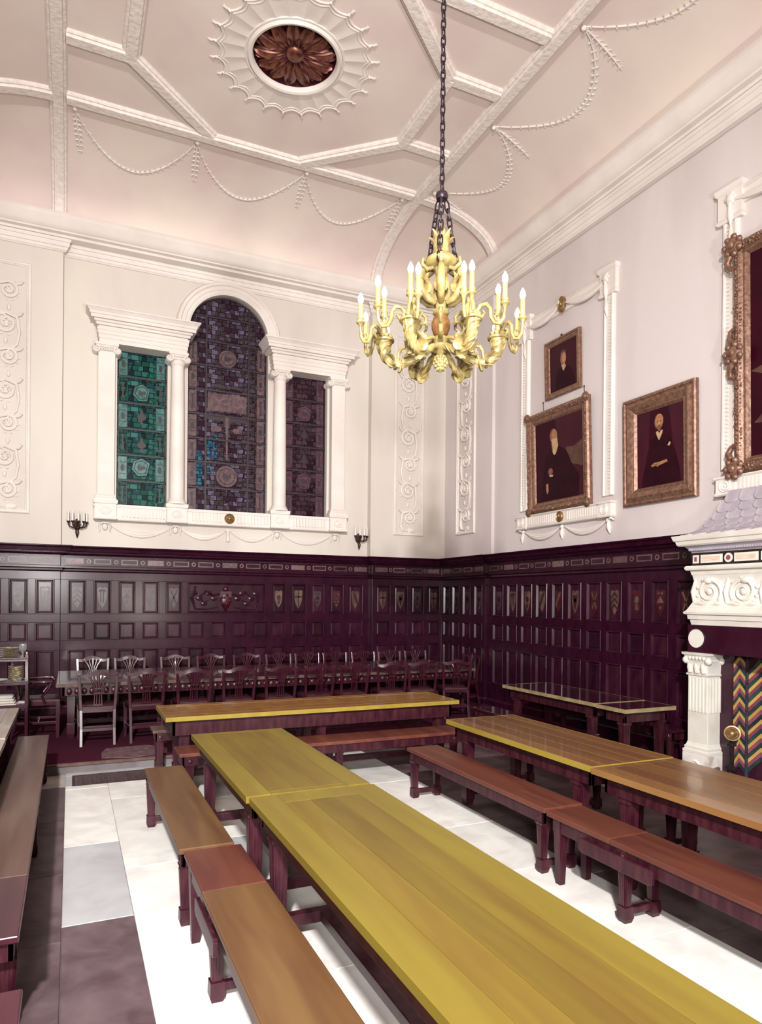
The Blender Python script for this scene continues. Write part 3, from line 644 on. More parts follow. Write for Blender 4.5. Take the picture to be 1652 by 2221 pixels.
# ---- acanthus scroll panels on the corner piers
def scroll_panel(name, label, M, u0, u1, v0, v1, flip):
    pn = struct(name, label)
    q = mb(M)
    q.rings([[(u0 + d, v0 + d, w), (u1 - d, v0 + d, w), (u1 - d, v1 - d, w), (u0 + d, v1 - d, w)] for d, w in ((0, -.01), (0, .022), (.012, .034), (.034, .034), (.044, .02), (.052, .02), (.066, -.004))], caps=False)
    build('frame', q, 'stucco', pn)
    q = mb(M); 
    for k in range(int((v1 - v0 - .1) / .035)):
        for u in (u0 + .056, u1 - .056): q.ball((u, v0 + .065 + k * .035, .018), .011, .013, .009, 6, 4)
    build('beading', q, 'stucco', pn, kind='stuff', smooth=60)
    um = (u0 + u1) / 2; n = 7; pitch = (v1 - v0 - .28) / n
    for k in range(n):
        vc = v0 + .34 + k * pitch; s = (1 if k % 2 else -1) * flip; big = 1.0 if k % 2 else .82
        q = mb(M); R = .155 * big; cu = um - s * .015
        pts = []; rad = []
        N = 34
        for i in range(N):                       # the curl
            a = -PI / 2 + s * 0 + i / (N - 1) * 3.3 * PI; rr = R * (1 - .80 * i / (N - 1))
            pts.append((cu + s * rr * math.cos(a + PI), vc + rr * math.sin(a) * -1 if False else vc + rr * math.sin(a + PI), .010 + .012 * i / N)); rad.append(.025 - .008 * i / N)
        q.tube(pts, rad, 7)
        st = pts[0]
        q.tube([(um - s * .06, max(v0 + .08, vc - pitch * .95), .008), (um + s * .13, max(v0 + .10, vc - pitch * .62), .012), (um + s * .16, vc - pitch * .25, .012), (um + s * .13, vc + R * .6, .012), st], [.012, .018, .023, .025, .025], 7)
        q.ball((cu, vc, .02), .034 * big, .034 * big, .022)
        for a in range(6): q.ball((cu + .045 * big * math.cos(a * PI / 3), vc + .045 * big * math.sin(a * PI / 3), .016), .019, .019, .013, 7, 4)
        for i in range(7):                       # leaflets along the outside of the curl
            a = i / 6 * 2.2 * PI + .6; e = (cu + s * (R + .02) * math.cos(a + PI), vc + (R + .02) * math.sin(a + PI), .012)
            q.ball(e, .022, .016, .010, 7, 4)
        for sg, vv in ((1, R * .95), (-1, R * 1.0)):
            q.tube([(um + sg * .09, vc + vv * .75, .012), (um + sg * .17, vc + vv * .95, .02), (um + sg * .205, vc + vv * 1.25, .02), (um + sg * .18, vc + vv * 1.35, .012)], [.018, .024, .018, .005], 7)
        q.ball((um - s * .02, vc - pitch * .52, .015), .026, .05, .016)
        build('scroll', q, 'stucco', pn, smooth=50)
    q = mb(M); q.ball((um + .06 * flip, v0 + .10, .012), .09, .045, .022); q.tube([(um - .12 * flip, v0 + .10, .01), (um - .16 * flip, v0 + .17, .02), (um - .17 * flip, v0 + .21, .01)], [.03, .028, .006], 7); build('root_leaf', q, 'stucco', pn, smooth=50)
    return pn
scroll_panel('trim_2', 'white scroll panel beside the sconce left of the window', MBk(YP), -1.21, -.575, 3.16, 6.94, 1)
scroll_panel('trim_3', 'white scroll panel on the end wall beside the corner', MBk(YP), 5.535, 6.17, 3.13, 6.94, 1)
scroll_panel('trim_4', 'white scroll panel on the long wall beside the corner', MRt(XRP), 10.54, 11.19, 3.13, 6.94, -1)

# ================================================================== oak panelling
ROW = [(1.64, 2.17), (1.23, 1.51), (.50, 1.08)]
_pc = {}
def panel(parent, M, kindM, ua, ub, va, vb, mat='oak_panel'):
    key = (kindM, round(ub - ua, 2), round(vb - va, 2))
    hw, hh = (ub - ua) / 2, (vb - va) / 2
    if key not in _pc:
        q = mb((lambda u, v, w: (u, -w, v)) if kindM == 'b' else (lambda u, v, w: (-w, u, v)))
        q.rings([[(-hw + i, -hh + i, w), (hw - i, -hh + i, w), (hw - i, hh - i, w), (-hw + i, hh - i, w)] for i, w in ((-.002, -.002), (.004, .006), (.012, .006), (.030, -.026), (.034, -.026), (.046, -.020), (.05, -.020))], caps=False)
        i = .05; q.add([(-hw + i, -hh + i, -.020), (hw - i, -hh + i, -.020), (hw - i, hh - i, -.020), (-hw + i, hh - i, -.020)], [(0, 1, 2, 3)])
        _pc[key] = mesh_of('panel', q, mat)
    return inst('panel', _pc[key], parent, M((ua + ub) / 2, (va + vb) / 2, 0))
def shield(parent, M, uc, vc, kind, s=1.0):
    q = mb(M); a, h = .066 * s, .155 * s; w0, w1 = -.021, -.015
    out = [(uc - a, vc + h * .8), (uc - a * .5, vc + h * .92), (uc, vc + h * .8), (uc + a * .5, vc + h * .92), (uc + a, vc + h * .8), (uc + a * .9, vc - .02), (uc + a * .62, vc - h * .55), (uc, vc - h), (uc - a * .62, vc - h * .55), (uc - a * .9, vc - .02)]
    mats = {'t': ['tan', 'hdark', 'hred'], 'r': ['hred', 'tan', 'hdark'], 's': ['hgrey', 'oak_panel', 'oak_panel']}[kind[0]]
    q.prism(out, w0, w1); q.mi = 1; k = kind[1]; e = -.011
    P = lambda pts: q.prism([(uc + x * a, vc + y * h) for x, y in pts], w0, e)
    if k == '+': P([(-.12, -.8), (.12, -.8), (.12, .75), (-.12, .75)]); P([(-.85, .12), (.85, .12), (.85, .3), (-.85, .3)])
    elif k == 'x': P([(-.8, .7), (-.55, .7), (.65, -.5), (.45, -.6)]); P([(.8, .7), (.55, .7), (-.65, -.5), (-.45, -.6)])
    elif k == '^':
        for d in (-.55, -.1, .35): P([(-.8, d - .1), (0, d + .25), (.8, d - .1), (.8, d + .05), (0, d + .4), (-.8, d + .05)])
    elif k == '/': P([(-.8, .75), (-.35, .75), (.75, -.2), (.5, -.55)])
    elif k == '|':
        for x in (-.45, .1): P([(x, -.45), (x + .22, -.55), (x + .22, .5), (x, .5)])
        P([(-.8, .5), (.8, .5), (.5, .72), (-.5, .72)])
    elif k == '*':
        for x, y in ((-.5, .5), (.5, .5), (0, .1), (-.4, -.25), (.4, -.25), (0, -.6)): P([(x + .22 * math.cos(i * PI / 3), y + .12 * math.sin(i * PI / 3)) for i in range(6)])
    elif k == 'v': P([(-.62, .5), (.62, .5), (.5, -.05), (.2, -.35), (0, -.75), (-.2, -.35), (-.5, -.05)]); q.mi = 2; P(ell(0, .1, .35, .16, 10))
    elif k == 'o': P(ell(0, .15, .5, .28, 12)); P([(-.2, -.15), (.2, -.15), (.35, -.6), (-.35, -.6)])
    elif k == 'a': P([(-.7, -.05), (.7, -.05), (.45, .15), (0, .42), (-.45, .15)]); [P(ell(x, .62, .17, .09, 8)) for x in (-.35, .35)]; P(ell(0, -.4, .22, .12, 8))
    return build('shield', q, mats, parent)
def dado(par, M, kM, u0, u1, c1, c23, arms, w_mm=(0, 0)):
    q = mb(M); T = -.13
    for v0, v1 in ((0, .50), (1.08, 1.23), (1.51, 1.64), (2.17, 2.31)): q.box(u0, u1, v0, v1, T, 0)
    for (v0, v1), cells in zip(ROW, (c1, c23, c23)):
        a = u0
        for ca, cb in cells + [(u1, u1)]:
            if ca - a > .001: q.box(a, ca, v0, v1, T, 0)
            a = cb
    q.box(u0, u1, 2.31, 2.56, T, -.004)
    build('frame', q, 'oak_dark', par, bev=.003)
    for (v0, v1), cells, ri in zip(ROW, (c1, c23, c23), range(3)):
        for i, (ca, cb) in enumerate(cells):
            o = panel(par, M, kM, ca, cb, v0, v1)
            if ri == 0 and i < len(arms) and arms[i]:
                s = shield(o, M, (ca + cb) / 2, (v0 + v1) / 2, arms[i], min(1.0, (cb - ca) / .25) * 1.12)
    LO = [(2.29, -.1), (2.29, .012), (2.31, .03), (2.335, .026), (2.35, .048), (2.378, .048), (2.388, -.002), (2.388, -.1)]
    HI = [(2.545, -.1), (2.545, .03), (2.56, .04), (2.575, .075), (2.60, .08), (2.605, .125), (2.65, .14), (2.672, .165), (2.69, .17), (2.695, -.28)]
    BS = [(0, -.05), (0, .03), (.20, .03), (.225, .02), (.24, .0), (.24, -.05)]
    for nm, pr in (('rail_moulding', LO), ('cornice', HI), ('skirting', BS)):
        q = mb(M); q.mould(pr, u0, u1, w_mm[0], w_mm[1]); build(nm, q, 'oak_dark', par)
    q = mb(M); u = u0 + .01
    while u < u1 - .012: q.box(u, u + .014, 2.525, 2.547, -.01, .022); u += .028
    build('dentils', q, 'oak_dark', par, kind='stuff')
    n = max(1, round((u1 - u0) / .40)); pt = (u1 - u0) / n
    for k in range(n):
        uc = u0 + (k + .5) * pt
        q = mb(M)
        for r_, h in (((-.125, .125, 2.418, 2.502), .003),): q.box(uc + r_[0], uc + r_[1], r_[2], r_[3], -.02, h)
        q.mi = 1; q.box(uc - .108, uc + .108, 2.432, 2.488, -.02, .0045)
        build('inlay_bar', q, ['inlay', 'oak_panel' if (k * 7) % 3 else 'inlay'], par)
        if k:
            q = mb(M); q.prism(ell(u0 + k * pt, 2.46, .036, .036, 16), -.02, .003); q.mi = 1; q.prism(ell(u0 + k * pt, 2.46, .018, .018, 12), -.02, .0045)
            build('inlay_disc', q, ['inlay', 'oak_dark'], par)
PB, PR = .12, .12
dk = struct('trim_7', 'dark oak panelling with painted shields under the window')
reg = [(-.03 + .3635 * k, .215 + .3635 * k) for k in range(14)]
reg = [(a, b + .01) for a, b in reg]
up = reg[:5] + [(1.77, 3.08)] + reg[9:]
up[6:] = [(3.21, 3.44), (3.55, 3.82), (3.93, 4.16), (4.28, 4.53), (4.64, 4.91)]
low = reg[:9] + [(3.21, 3.44), (3.55, 3.82), (3.93, 4.16), (4.28, 4.53), (4.64, 4.91)]
dado(dk, MBk(YB - .17), 'b', -.14, 5.07, up, low, ['s^', 's|', 'sa', 's*', 'sx', None, 'to', 't+', 'sa', 'r*', 't/'], (0, 0))
# carved cartouche on the wide panel
q = mb(MBk(YB - .17)); uc, vc = 2.40, 1.90
q.ball((uc, vc - .02, -.012), .095, .15, .03); q.box(uc - .095, uc + .095, vc + .02, vc + .12, -.03, .008); q.ball((uc, vc + .16, -.01), .05, .045, .03); q.tube([(uc, vc - .10, -.005), (uc, vc - .23, -.012)], [.07, .008], 8)
for k in range(7): q.ball((uc - .06 + .04 * (k % 4), vc - .08 + .06 * (k // 2) * .8, .012), .024, .024, .014, 7, 4)
build('shield', q, 'hred', dk, smooth=50)
q = mb(MBk(YB - .17))
for sx in (-1, 1):
    q.tube([(uc + sx * .1, vc + .08, -.015), (uc + sx * .22, vc + .05, -.01), (uc + sx * .33, vc + .12, -.012), (uc + sx * .44, vc + .02, -.01), (uc + sx * .36, vc - .08, -.012), (uc + sx * .28, vc - .02, -.012)], [.018, .02, .022, .02, .016, .008], 7)
    q.tube([(uc + sx * .5, vc + .2, -.015), (uc + sx * .56, vc, -.01), (uc + sx * .5, vc - .18, -.015), (uc + sx * .3, vc - .18, -.015), (uc + sx * .12, vc - .14, -.015)], [.02, .03, .02, .016, .01], 7)
q.M = MBk(YB - .17)
for sx in (-1, 1):
    for k in range(5):
        q.ball((uc + sx * (.2 + .08 * k), vc + .10 * math.sin(k * 2.1), -.014), .06, .045, .012, 9, 4)
build('scrollwork', q, 'oak_panel', dk, smooth=50)
d2 = struct('trim_8', 'dark oak panelling on the pier left of the window')
cl_ = [(-1.56 + .36 * k, -1.30 + .36 * k) for k in range(4)]
dado(d2, MBk(YP - .12), 'b', XL + .05, -.14, cl_, cl_, ['s^', 's^', 'sa', 's|'], (0, 1))
d3 = struct('trim_9', 'dark oak panelling with shields on the end wall pier by the corner')
cr_ = [(5.15, 5.43), (5.52, 5.79), (5.88, 6.14), (6.24, 6.48)]
dado(d3, MBk(YP - .12), 'b', 5.07, XRP - .12, cr_, cr_, ['t+', 'tv', 'so', 't+'], (-1, -1))
d4 = struct('trim_10', 'dark oak panelling on the long wall pier by the corner')
c4 = [(10.10, 10.36), (10.49, 10.75), (10.87, 11.12), (11.22, 11.46)]
dado(d4, MRt(XRP - .12), 'r', 10.02, YP - .12, c4, c4, ['so', 'sv', 'so', 'so'], (-1, -1))
d5 = struct('trim_11', 'dark oak panelling with painted shields along the right wall')
c5 = [(5.70, 5.96), (6.08, 6.35), (6.46, 6.74), (6.85, 7.13), (7.23, 7.52), (7.63, 7.91), (8.02, 8.27), (8.39, 8.66), (8.76, 9.04), (9.15, 9.43), (9.54, 9.84)]
dado(d5, MRt(XR - .13), 'r', 5.42, 10.02, c5, c5, ['rx', 'ra', 'ro', 't^', 'rx', 'tv', 'r/', 't/', 'to', 't|', 'so'])
d6 = struct('trim_12'); q = mb(MRt(XR - .13)); q.box(YF, 2.78, 0, 2.69, -.13, 0); build('panelling', q, 'oak_dark', d6)
d7 = struct('trim_13'); q = mb(MLf(XL)); q.box(YF, YP, 0, 2.69, 0, .05); build('panelling', q, 'oak_dark', d7)
d8 = struct('trim_14'); q = mb(MFr(YF)); q.box(XL, XR, 0, 2.69, 0, .05); build('panelling', q, 'oak_dark', d8)

# ================================================================== stucco picture frames on the right wall
def stucco_frame(name, label, u0, u1, v0, v1, ear, gold):
    M = MRt(XR); f = struct(name, label); jw = .20
    PRF = [(0, -.01), (0, .03), (.015, .05), (.035, .05), (.045, .03), (.15, .03), (.16, .05), (.18, .045), (.20, .02), (.20, -.01)]
    for a, s in ((u0, 1), (u1, -1)):
        q = mb(M); q.rings([[(a + s * d, v, w) for d, w in PRF] for v in (v0 + .1, v1)]); o = build('jamb', q, 'stucco', f, smooth=30)
        q = mb(M); v = v0 + .2
        while v < v1 - .3: q.box(a + s * .05, a + s * .085, v, v + .022, .028, .042); v += .045
        build('bead_row', q, 'stucco', o, kind='stuff')
        q = mb(M); q.layers(a - .05 if s > 0 else a - .25, a + .25 if s > 0 else a + .05, [(v1 - .26, 0), (v1 - .23, .015), (v1 - .20, 0), (v1 + .06, 0), (v1 + .08, .02), (v1 + .13, .03), (v1 + .14, 0)], .06); o = build('ear', q, 'stucco', f, smooth=25)
        uc = a + s * .12
        q = mb(M); q.ball((uc, v1 - .02, .075), .055, .055, .03)
        for k in range(6): q.ball((uc + .05 * math.cos(k * PI / 3), v1 - .02 + .05 * math.sin(k * PI / 3), .07), .026, .026, .02, 7, 4)
        q.tube([(uc, v1 - .07, .08), (uc - .01, v1 - .22, .075), (uc, v1 - .32, .06), (uc + .01, v1 - .44, .05), (uc, v1 - .55, .04)], [.02, .035, .012, .03, .008], 7); build('ribbon_drop', q, 'stucco', o, smooth=50)
    q = mb(M); q.rings([[(u, v1 - .12 + d, w) for d, w in PRF] for u in (u0 + .1, u1 - .1)]); build('head', q, 'stucco', f, smooth=30)
    um = (u0 + u1) / 2
    for a, c in ((u0 + .16, um - .08), (um + .08, u1 - .16)): swag(M, a, c, v1 - .05 if a < um else v1 - .02, .10, .06, f, vr=(v1 - .02 if a < um else v1 - .05), thick=.022)
    q = mb(M); q.layers(u0 - .03, u1 + .03, [(v0 - .20, 0), (v0 - .185, .015), (v0 - .165, .015), (v0 - .16, 0), (v0 - .02, 0), (v0 - .012, .012), (v0, .02), (v0 + .01, .02), (v0 + .012, -.03)], .06); build('plaque', q, 'stucco', f, smooth=25)
    for a in (u0 + .095, u1 - .095):
        q = mb(M); q.layers(a - .12, a + .12, [(v0 - .205, 0), (v0 - .19, .012), (v0 - .16, 0), (v0 - .02, 0), (v0 - .01, .015), (v0 + .012, .018), (v0 + .014, -.03)], .085); o = build('corner_block', q, 'stucco', f, smooth=25)
        q = mb(M); q.rings([[(a + r * math.cos(2 * PI * j / 20), v0 - .095 + r * math.sin(2 * PI * j / 20), h) for j in range(20)] for r, h in ((.072, .08), (.068, .10), (.055, .088), (.042, .10), (.022, .092), (.003, .105))]); build('rosette', q, 'stucco', o, smooth=40)
    q = mb(M); u = u0 + .25
    while u < u1 - .25:
        if abs(u - um) > .12: q.box(u, u + .026, v0 - .15, v0 - .03, .055, .072)
        u += .048
    build('fluting', q, 'stucco', f)
    if gold:
        for vc, rx, ry in ((v1 - .02, .075, .12), (v0 - .09, .07, .082)):
            q = mb(M); q.rings([[(um + rx * k * math.cos(2 * PI * j / 24), vc + ry * k * math.sin(2 * PI * j / 24), h) for j in range(24)] for k, h in ((1, .05), (1, .085), (.86, .095), (.74, .08), (.4, .085), (.05, .10))])
            q.ball((um, vc + .01, .085), rx * .32, ry * .4, .03)
            build('medallion', q, 'gold_bright', f, smooth=40, label='small gilded oval portrait medallion')
        for a, c in ((u0 + .12, um - .06), (um + .06, u1 - .12)): swag(M, a, c, v0 - .24, .14, .02, f)
        q = mb(M)
        for a, s in ((u0 + .08, -1), (um, 0), (u1 - .08, 1)):
            q.ball((a, v0 - .24, .03), .04, .035, .025); q.tube([(a, v0 - .25, .02), (a + s * .02, v0 - .34, .03), (a + s * .03, v0 - .42, .02)], [.022, .034, .01], 7)
            if s: q.tube([(a, v0 - .24, .03), (a + s * .07, v0 - .21, .045), (a + s * .12, v0 - .25, .03)], [.018, .024, .005], 7)
        build('bows', q, 'stucco', f, smooth=50)
    return f
stucco_frame('trim_5', 'white plaster frame with gilded ovals around two portraits', 7.14, 9.22, 3.26, 6.36, True, True)
stucco_frame('trim_6', 'white plaster frame around the great gilt picture above the mantel', 2.80, 5.44, 3.30, 6.42, True, False)

# ================================================================== paintings
def painting(name, label, u0, u1, v0, v1, prof, style, figs, face_w=.03, ftilt=.0, beads=None, mat='gold', canvas='canvas', jit=0):
    X = XR - .004
    M = lambda u, v, w: (X - w - ftilt * (v - v0), u, v)
    t = thing(name, label, 'painting', (X, (u0 + u1) / 2, v0))
    q = mb(M); q.rings([[(u0 + d, v0 + d, w), (u1 - d, v0 + d, w), (u1 - d, v1 - d, w), (u0 + d, v1 - d, w)] for d, w in prof], caps=False)
    build('frame', q, mat, t, smooth=25)
    d, wi = prof[-1]; i = d - .012
    q = mb(M); q.box(u0 + i, u1 - i, v0 + i, v1 - i, .0, .012); cv = build('canvas', q, canvas, t)
    L, Hh = (u1 - u0) - 2 * d, (v1 - v0) - 2 * d
    z = .0125
    for k, (mt, pts) in enumerate(figs):
        z += .0012; q = mb(M); q.prism([(u1 - d - x * L, v0 + d + y * Hh) for x, y in pts], .010, z); build('painted_figure', q, mt, cv)
    if beads:
        q = mb(M)
        for dd, ww, st, r in beads:
            for a, c, b_, e in ((u0 + dd, v0 + dd, u1 - dd, v0 + dd), (u0 + dd, v1 - dd, u1 - dd, v1 - dd), (u0 + dd, v0 + dd, u0 + dd, v1 - dd), (u1 - dd, v0 + dd, u1 - dd, v1 - dd)):
                n = max(2, int(math.hypot(b_ - a, e - c) / st))
                for j in range(n + 1): q.ball((a + (b_ - a) * j / n + random.uniform(-jit, jit), c + (e - c) * j / n + random.uniform(-jit, jit), ww), r * random.uniform(.6, 1.3), r * random.uniform(.6, 1.3), r * random.uniform(.5, .9), 6, 4)
        build('carved_ornament', q, mat, t, kind='stuff', smooth=60)
    return t, M
PLAIN = [(0, 0), (0, .045), (.012, .055), (.03, .05), (.035, .035), (.06, .03), (.072, .036), (.085, .03), (.095, .014)]
E_ = lambda x, y, rx, ry, n=18: ell(x, y, rx, ry, n)
t1, _ = painting('portrait_painting', 'small gilt framed head and shoulders portrait hung above the bearded man', 7.785, 8.58, 5.0, 5.87, PLAIN, 0, [
    ('suit', [(.16, 0), (.2, .3), (.34, .46), (.5, .5), (.66, .46), (.85, .32), (.92, 0)]),
    ('skin2', E_(.50, .66, .105, .155)), ('skin', E_(.53, .665, .075, .12)), ('umber', [(.40, .74), (.44, .82), (.52, .84), (.6, .81), (.61, .74), (.55, .78), (.46, .78)]),
    ('linen', [(.44, .52), (.56, .53), (.60, .46), (.50, .38)])], ftilt=.03)
q = mb(MRt(XR)); q.ball((8.18, 5.885, .07), .02, .02, .015); build('hanging_knob', q, 'bronze', t1, smooth=50)
ORN = [(0, 0), (0, .05), (.02, .075), (.05, .085), (.08, .07), (.10, .05), (.115, .055), (.14, .045), (.155, .03), (.17, .014)]
t2, M2 = painting('portrait_painting', 'carved gilt framed portrait of a man with a long white beard', 7.545, 8.965, 3.275, 4.83, ORN, 1, [
    ('canvas2', [(.55, 0), (1, 0), (1, 1), (.45, 1), (.5, .6)]), ('umber', [(.70, .42), (1, .34), (1, .66), (.82, .60), (.66, .62)]),
    ('suit', [(.1, 0), (.16, .3), (.22, .55), (.34, .66), (.52, .66), (.68, .56), (.80, .36), (.92, .25), (.9, 0)]),
    ('skin2', E_(.40, .80, .075, .09)), ('skin', E_(.42, .80, .06, .075)), ('linen', [(.36, .76), (.48, .76), (.50, .66), (.45, .57), (.41, .555), (.37, .62)]), ('umber', [(.345, .72), (.37, .73), (.39, .60), (.37, .62)]),
    ('skin2', E_(.33, .36, .05, .045)), ('linen', [(.31, .325), (.39, .315), (.37, .295), (.31, .30)]), ('skin', [(.23, .21), (.27, .22), (.275, .12), (.25, .09), (.23, .15)])],
    ftilt=.035, beads=[(.045, .082, .035, .018), (.07, .07, .04, .012)], jit=.008)
for u in (7.58, 8.93):
    for v in (3.31, 4.795):
        q = mb(M2); q.ball((u, v, .075), .075, .075, .03, 9, 5); q.ball((u, v, .10), .04, .04, .02, 8, 4); build('corner_leaf', q, 'gold', t2, smooth=50)
for u in (7.70, 8.63):
    q = mb(MRt(XR)); q.tube([(u, 4.78, .03), (u + .02, 4.985, .03)], .005, 5); q.ball((u + .02, 4.995, .03), .012, .012, .012, 6, 4); build('hanging_wire', q, 'bronze', t2)
WIDE = [(0, 0), (0, .05), (.015, .065), (.04, .065), (.05, .05), (.065, .055), (.10, .075), (.14, .06), (.17, .04), (.185, .045), (.20, .03), (.215, .014)]
t3, _ = painting('portrait_painting', 'wide gilt framed portrait of a seated bald man with folded hands', 5.75, 6.91, 3.155, 4.54, WIDE, 2, [
    ('canvas2', [(0, 0), (.30, 0), (.26, .6), (.3, 1), (0, 1)]), ('canvas2', [(.72, .0), (1, 0), (1, 1), (.7, 1), (.78, .6)]),
    ('suit', [(.10, 0), (.14, .18), (.24, .45), (.30, .58), (.44, .66), (.58, .66), (.72, .60), (.84, .40), (.92, .18), (.95, 0)]),
    ('skin2', E_(.49, .83, .095, .10)), ('skin', E_(.50, .84, .085, .088)), ('skin2', [(.47, .76), (.53, .76), (.525, .715), (.50, .70), (.475, .715)]), ('umber', E_(.465, .83, .014, .008, 8)), ('umber', E_(.535, .83, .014, .008, 8)), ('umber', [(.475, .775), (.53, .775), (.52, .763), (.485, .763)]), ('linen', [(.50, .835), (.515, .795), (.49, .795)]),
    ('linen', [(.44, .70), (.47, .705), (.50, .66), (.54, .70), (.57, .71), (.555, .655), (.50, .585), (.455, .65)]),
    ('skin', [(.32, .27), (.40, .30), (.52, .30), (.66, .315), (.68, .28), (.58, .265), (.50, .255), (.46, .24), (.44, .262), (.36, .25)]),
    ('umber', [(.40, .285), (.47, .272), (.46, .266), (.40, .278)]), ('linen', [(.69, .49), (.73, .53), (.745, .515), (.715, .48)])],
    ftilt=.02, beads=[(.028, .064, .028, .009)])
BIGF = [(0, 0), (0, .05), (.012, .068), (.04, .088), (.075, .082), (.10, .058), (.112, .05), (.122, .058), (.138, .054), (.148, .042), (.162, .026), (.172, .014)]
t4, M4 = painting('framed_picture', 'great dark picture in an ornate carved gilt frame above the mantelpiece', 2.97, 5.245, 3.32, 5.85, BIGF, 3, [
    ('umber', [(0, .42), (.2, .46), (.6, .62), (1, .66), (1, .60), (.5, .52), (.1, .38)]), ('umber', [(.02, .16), (.2, .30), (.5, .28), (.9, .34), (.6, .2), (.2, .14)]), ('canvas2', [(.3, .6), (.7, .85), (1, .8), (1, .95), (.3, .9)])],
    ftilt=.02, beads=[(.055, .086, .030, .02), (.03, .074, .045, .018), (.085, .07, .04, .015), (.134, .055, .022, .006)], jit=.012)
def cart(u, v, s=1, su=1, sv=1, fin=None):
    q = mb(M4)
    q.ball((u, v, .11), .12 * s, .12 * s, .045, 10, 6); q.ball((u, v, .15), .06 * s, .06 * s, .03, 8, 5)
    for a in range(7): q.ball((u + .11 * s * math.cos(a * .9), v + .11 * s * math.sin(a * .9), .12), .045 * s, .045 * s, .03, 8, 4)
    if fin: fin(q)
    build('carved_cartouche', q, 'gold', t4, smooth=50)
for u, su in ((3.01, 1), (5.21, -1)):
    for v, sv in ((3.37, 1), (5.80, -1)):
        cart(u, v, .85, fin=lambda q: q.tube([(u - su * .02, v + sv * .1, .12), (u - su * .07, v + sv * .17, .11), (u - su * .04, v + sv * .24, .1), (u + su * .0, v + sv * .25, .1)], [.03, .035, .025, .03], 8))
    def wings(q):
        for sv in (-1, 1): q.tube([(u, 4.63 + sv * .1, .12), (u - su * .05, 4.63 + sv * .17, .1), (u - su * .05, 4.63 + sv * .25, .09), (u + su * .01, 4.63 + sv * .27, .09)], [.034, .034, .024, .028], 8)
    cart(u, 4.63, .85, fin=wings)
cart(4.11, 5.82, 1.0); cart(4.11, 3.35, 1.0)

# ================================================================== chimneypiece
FP = thing('chimneypiece', 'white marble fireplace with fluted piers and a scaled stone roof on the right wall', 'fireplace', (XRP, 4.1, 0))
M = MRt(XRP); U0, U1 = 2.84, 5.36
def mirror(u): return U0 + U1 - u
q = mb(M); q.box(U0 + .02, U1 - .02, 1.37, 2.62, -.04, .46); q.box(4.93, 5.14, 0, 1.37, -.04, .37); q.box(mirror(5.14), mirror(4.93), 0, 1.37, -.04, .37)
q.box(4.50, 4.93, 0, 1.37, -.04, .195); q.box(mirror(4.93), mirror(4.50), 0, 1.37, -.04, .195); q.box(3.7, 4.5, 0, 1.37, -.04, .0)
build('inner_surround', q, 'marble_dark', FP)
for side in (0, 1):
    mu = (lambda u: u) if side == 0 else mirror
    lo = lambda a, c: (min(mu(a), mu(c)), max(mu(a), mu(c)))
    a, c = lo(5.10, 5.355)
    q = mb(M); q.box(a, c, .40, 1.14, .30, .55); pr_ = build('pier', q, 'marble', FP, bev=.004)
    q = mb(M)
    for k in range(6): q.box(a + .012 + k * .0425, a + .028 + k * .0425, .74, 1.10, .545, .561)
    for k in range(4): q.box(a - .009, a + .01, .74, 1.10, .37 + k * .045, .387 + k * .045); q.box(c - .01, c + .009, .74, 1.10, .37 + k * .045, .387 + k * .045)
    build('fluting', q, 'marble', pr_)
    q = mb(M); q.layers(a, c, [(.295, .035), (.325, .035), (.335, .02), (.36, .024), (.375, .01), (.405, .002)], .55, back=.30); build('base', q, 'marble', pr_, smooth=30)
    q = mb(M); q.layers(a - .035, c + .035, [(0, .0), (.285, 0), (.297, -.01)], .585, back=.26); build('plinth', q, 'marble_stain', FP, label='stained plinth')
    q = mb(M); q.tube([((a + c) / 2 + .1 * math.cos(PI * i / 12), .02 + .2 * math.sin(PI * i / 12), .585) for i in range(13)], .014, 7); build('horseshoe', q, 'marble_stain', FP)
    q = mb(M); q.layers(a, c, [(1.125, .012), (1.14, .016), (1.15, .004), (1.27, .012), (1.285, .02), (1.295, .012), (1.335, .03), (1.345, .045), (1.37, .05), (1.37, .0)], .55, back=.30)
    cpt = build('capital', q, 'marble', FP, smooth=25)
    for ux in (a - .015, c + .015):
        for wx in (.565, .36): q = mb(M); q.ball((ux, 1.285, wx), .038, .042, .038, 12, 8); build('volute', q, 'marble', cpt, smooth=50)
    q = mb(M)
    for k in range(5): q.ball((a + .04 + k * .044, 1.31, .575), .02, .024, .016, 7, 4)
    for k in range(3): q.tube([(a + .045 + k * .085, 1.16, .56), (a + .045 + k * .085, 1.22, .575), (a + .045 + k * .085, 1.255, .59)], [.03, .03, .012], 7)
    build('capital_carving', q, 'marble', cpt, smooth=50)
q = mb(M); q.box(U0, U1, 1.37, 1.665, .30, .555); build('lintel', q, 'marble_dark', FP)
for u in (5.245, mirror(5.245)):
    q = mb(M); q.prism(ell(u, 1.52, .098, .098, 32), .55, .568); build('disc', q, 'marble', FP); q = mb(M); q.tube([(u + .102 * math.cos(2 * PI * i / 32), 1.52 + .102 * math.sin(2 * PI * i / 32), .556) for i in range(32)], .009, 6, True); build('disc_rim', q, 'black', FP)
q = mb(M); q.layers(U0 + .01, U1 - .01, [(1.665, -.02), (1.72, -.01), (1.725, .005), (1.77, .01), (1.78, .035), (1.80, .04), (1.815, .02), (1.85, .0), (1.86, -.03)], .56, back=.2); build('lower_moulding', q, 'marble', FP, smooth=25)
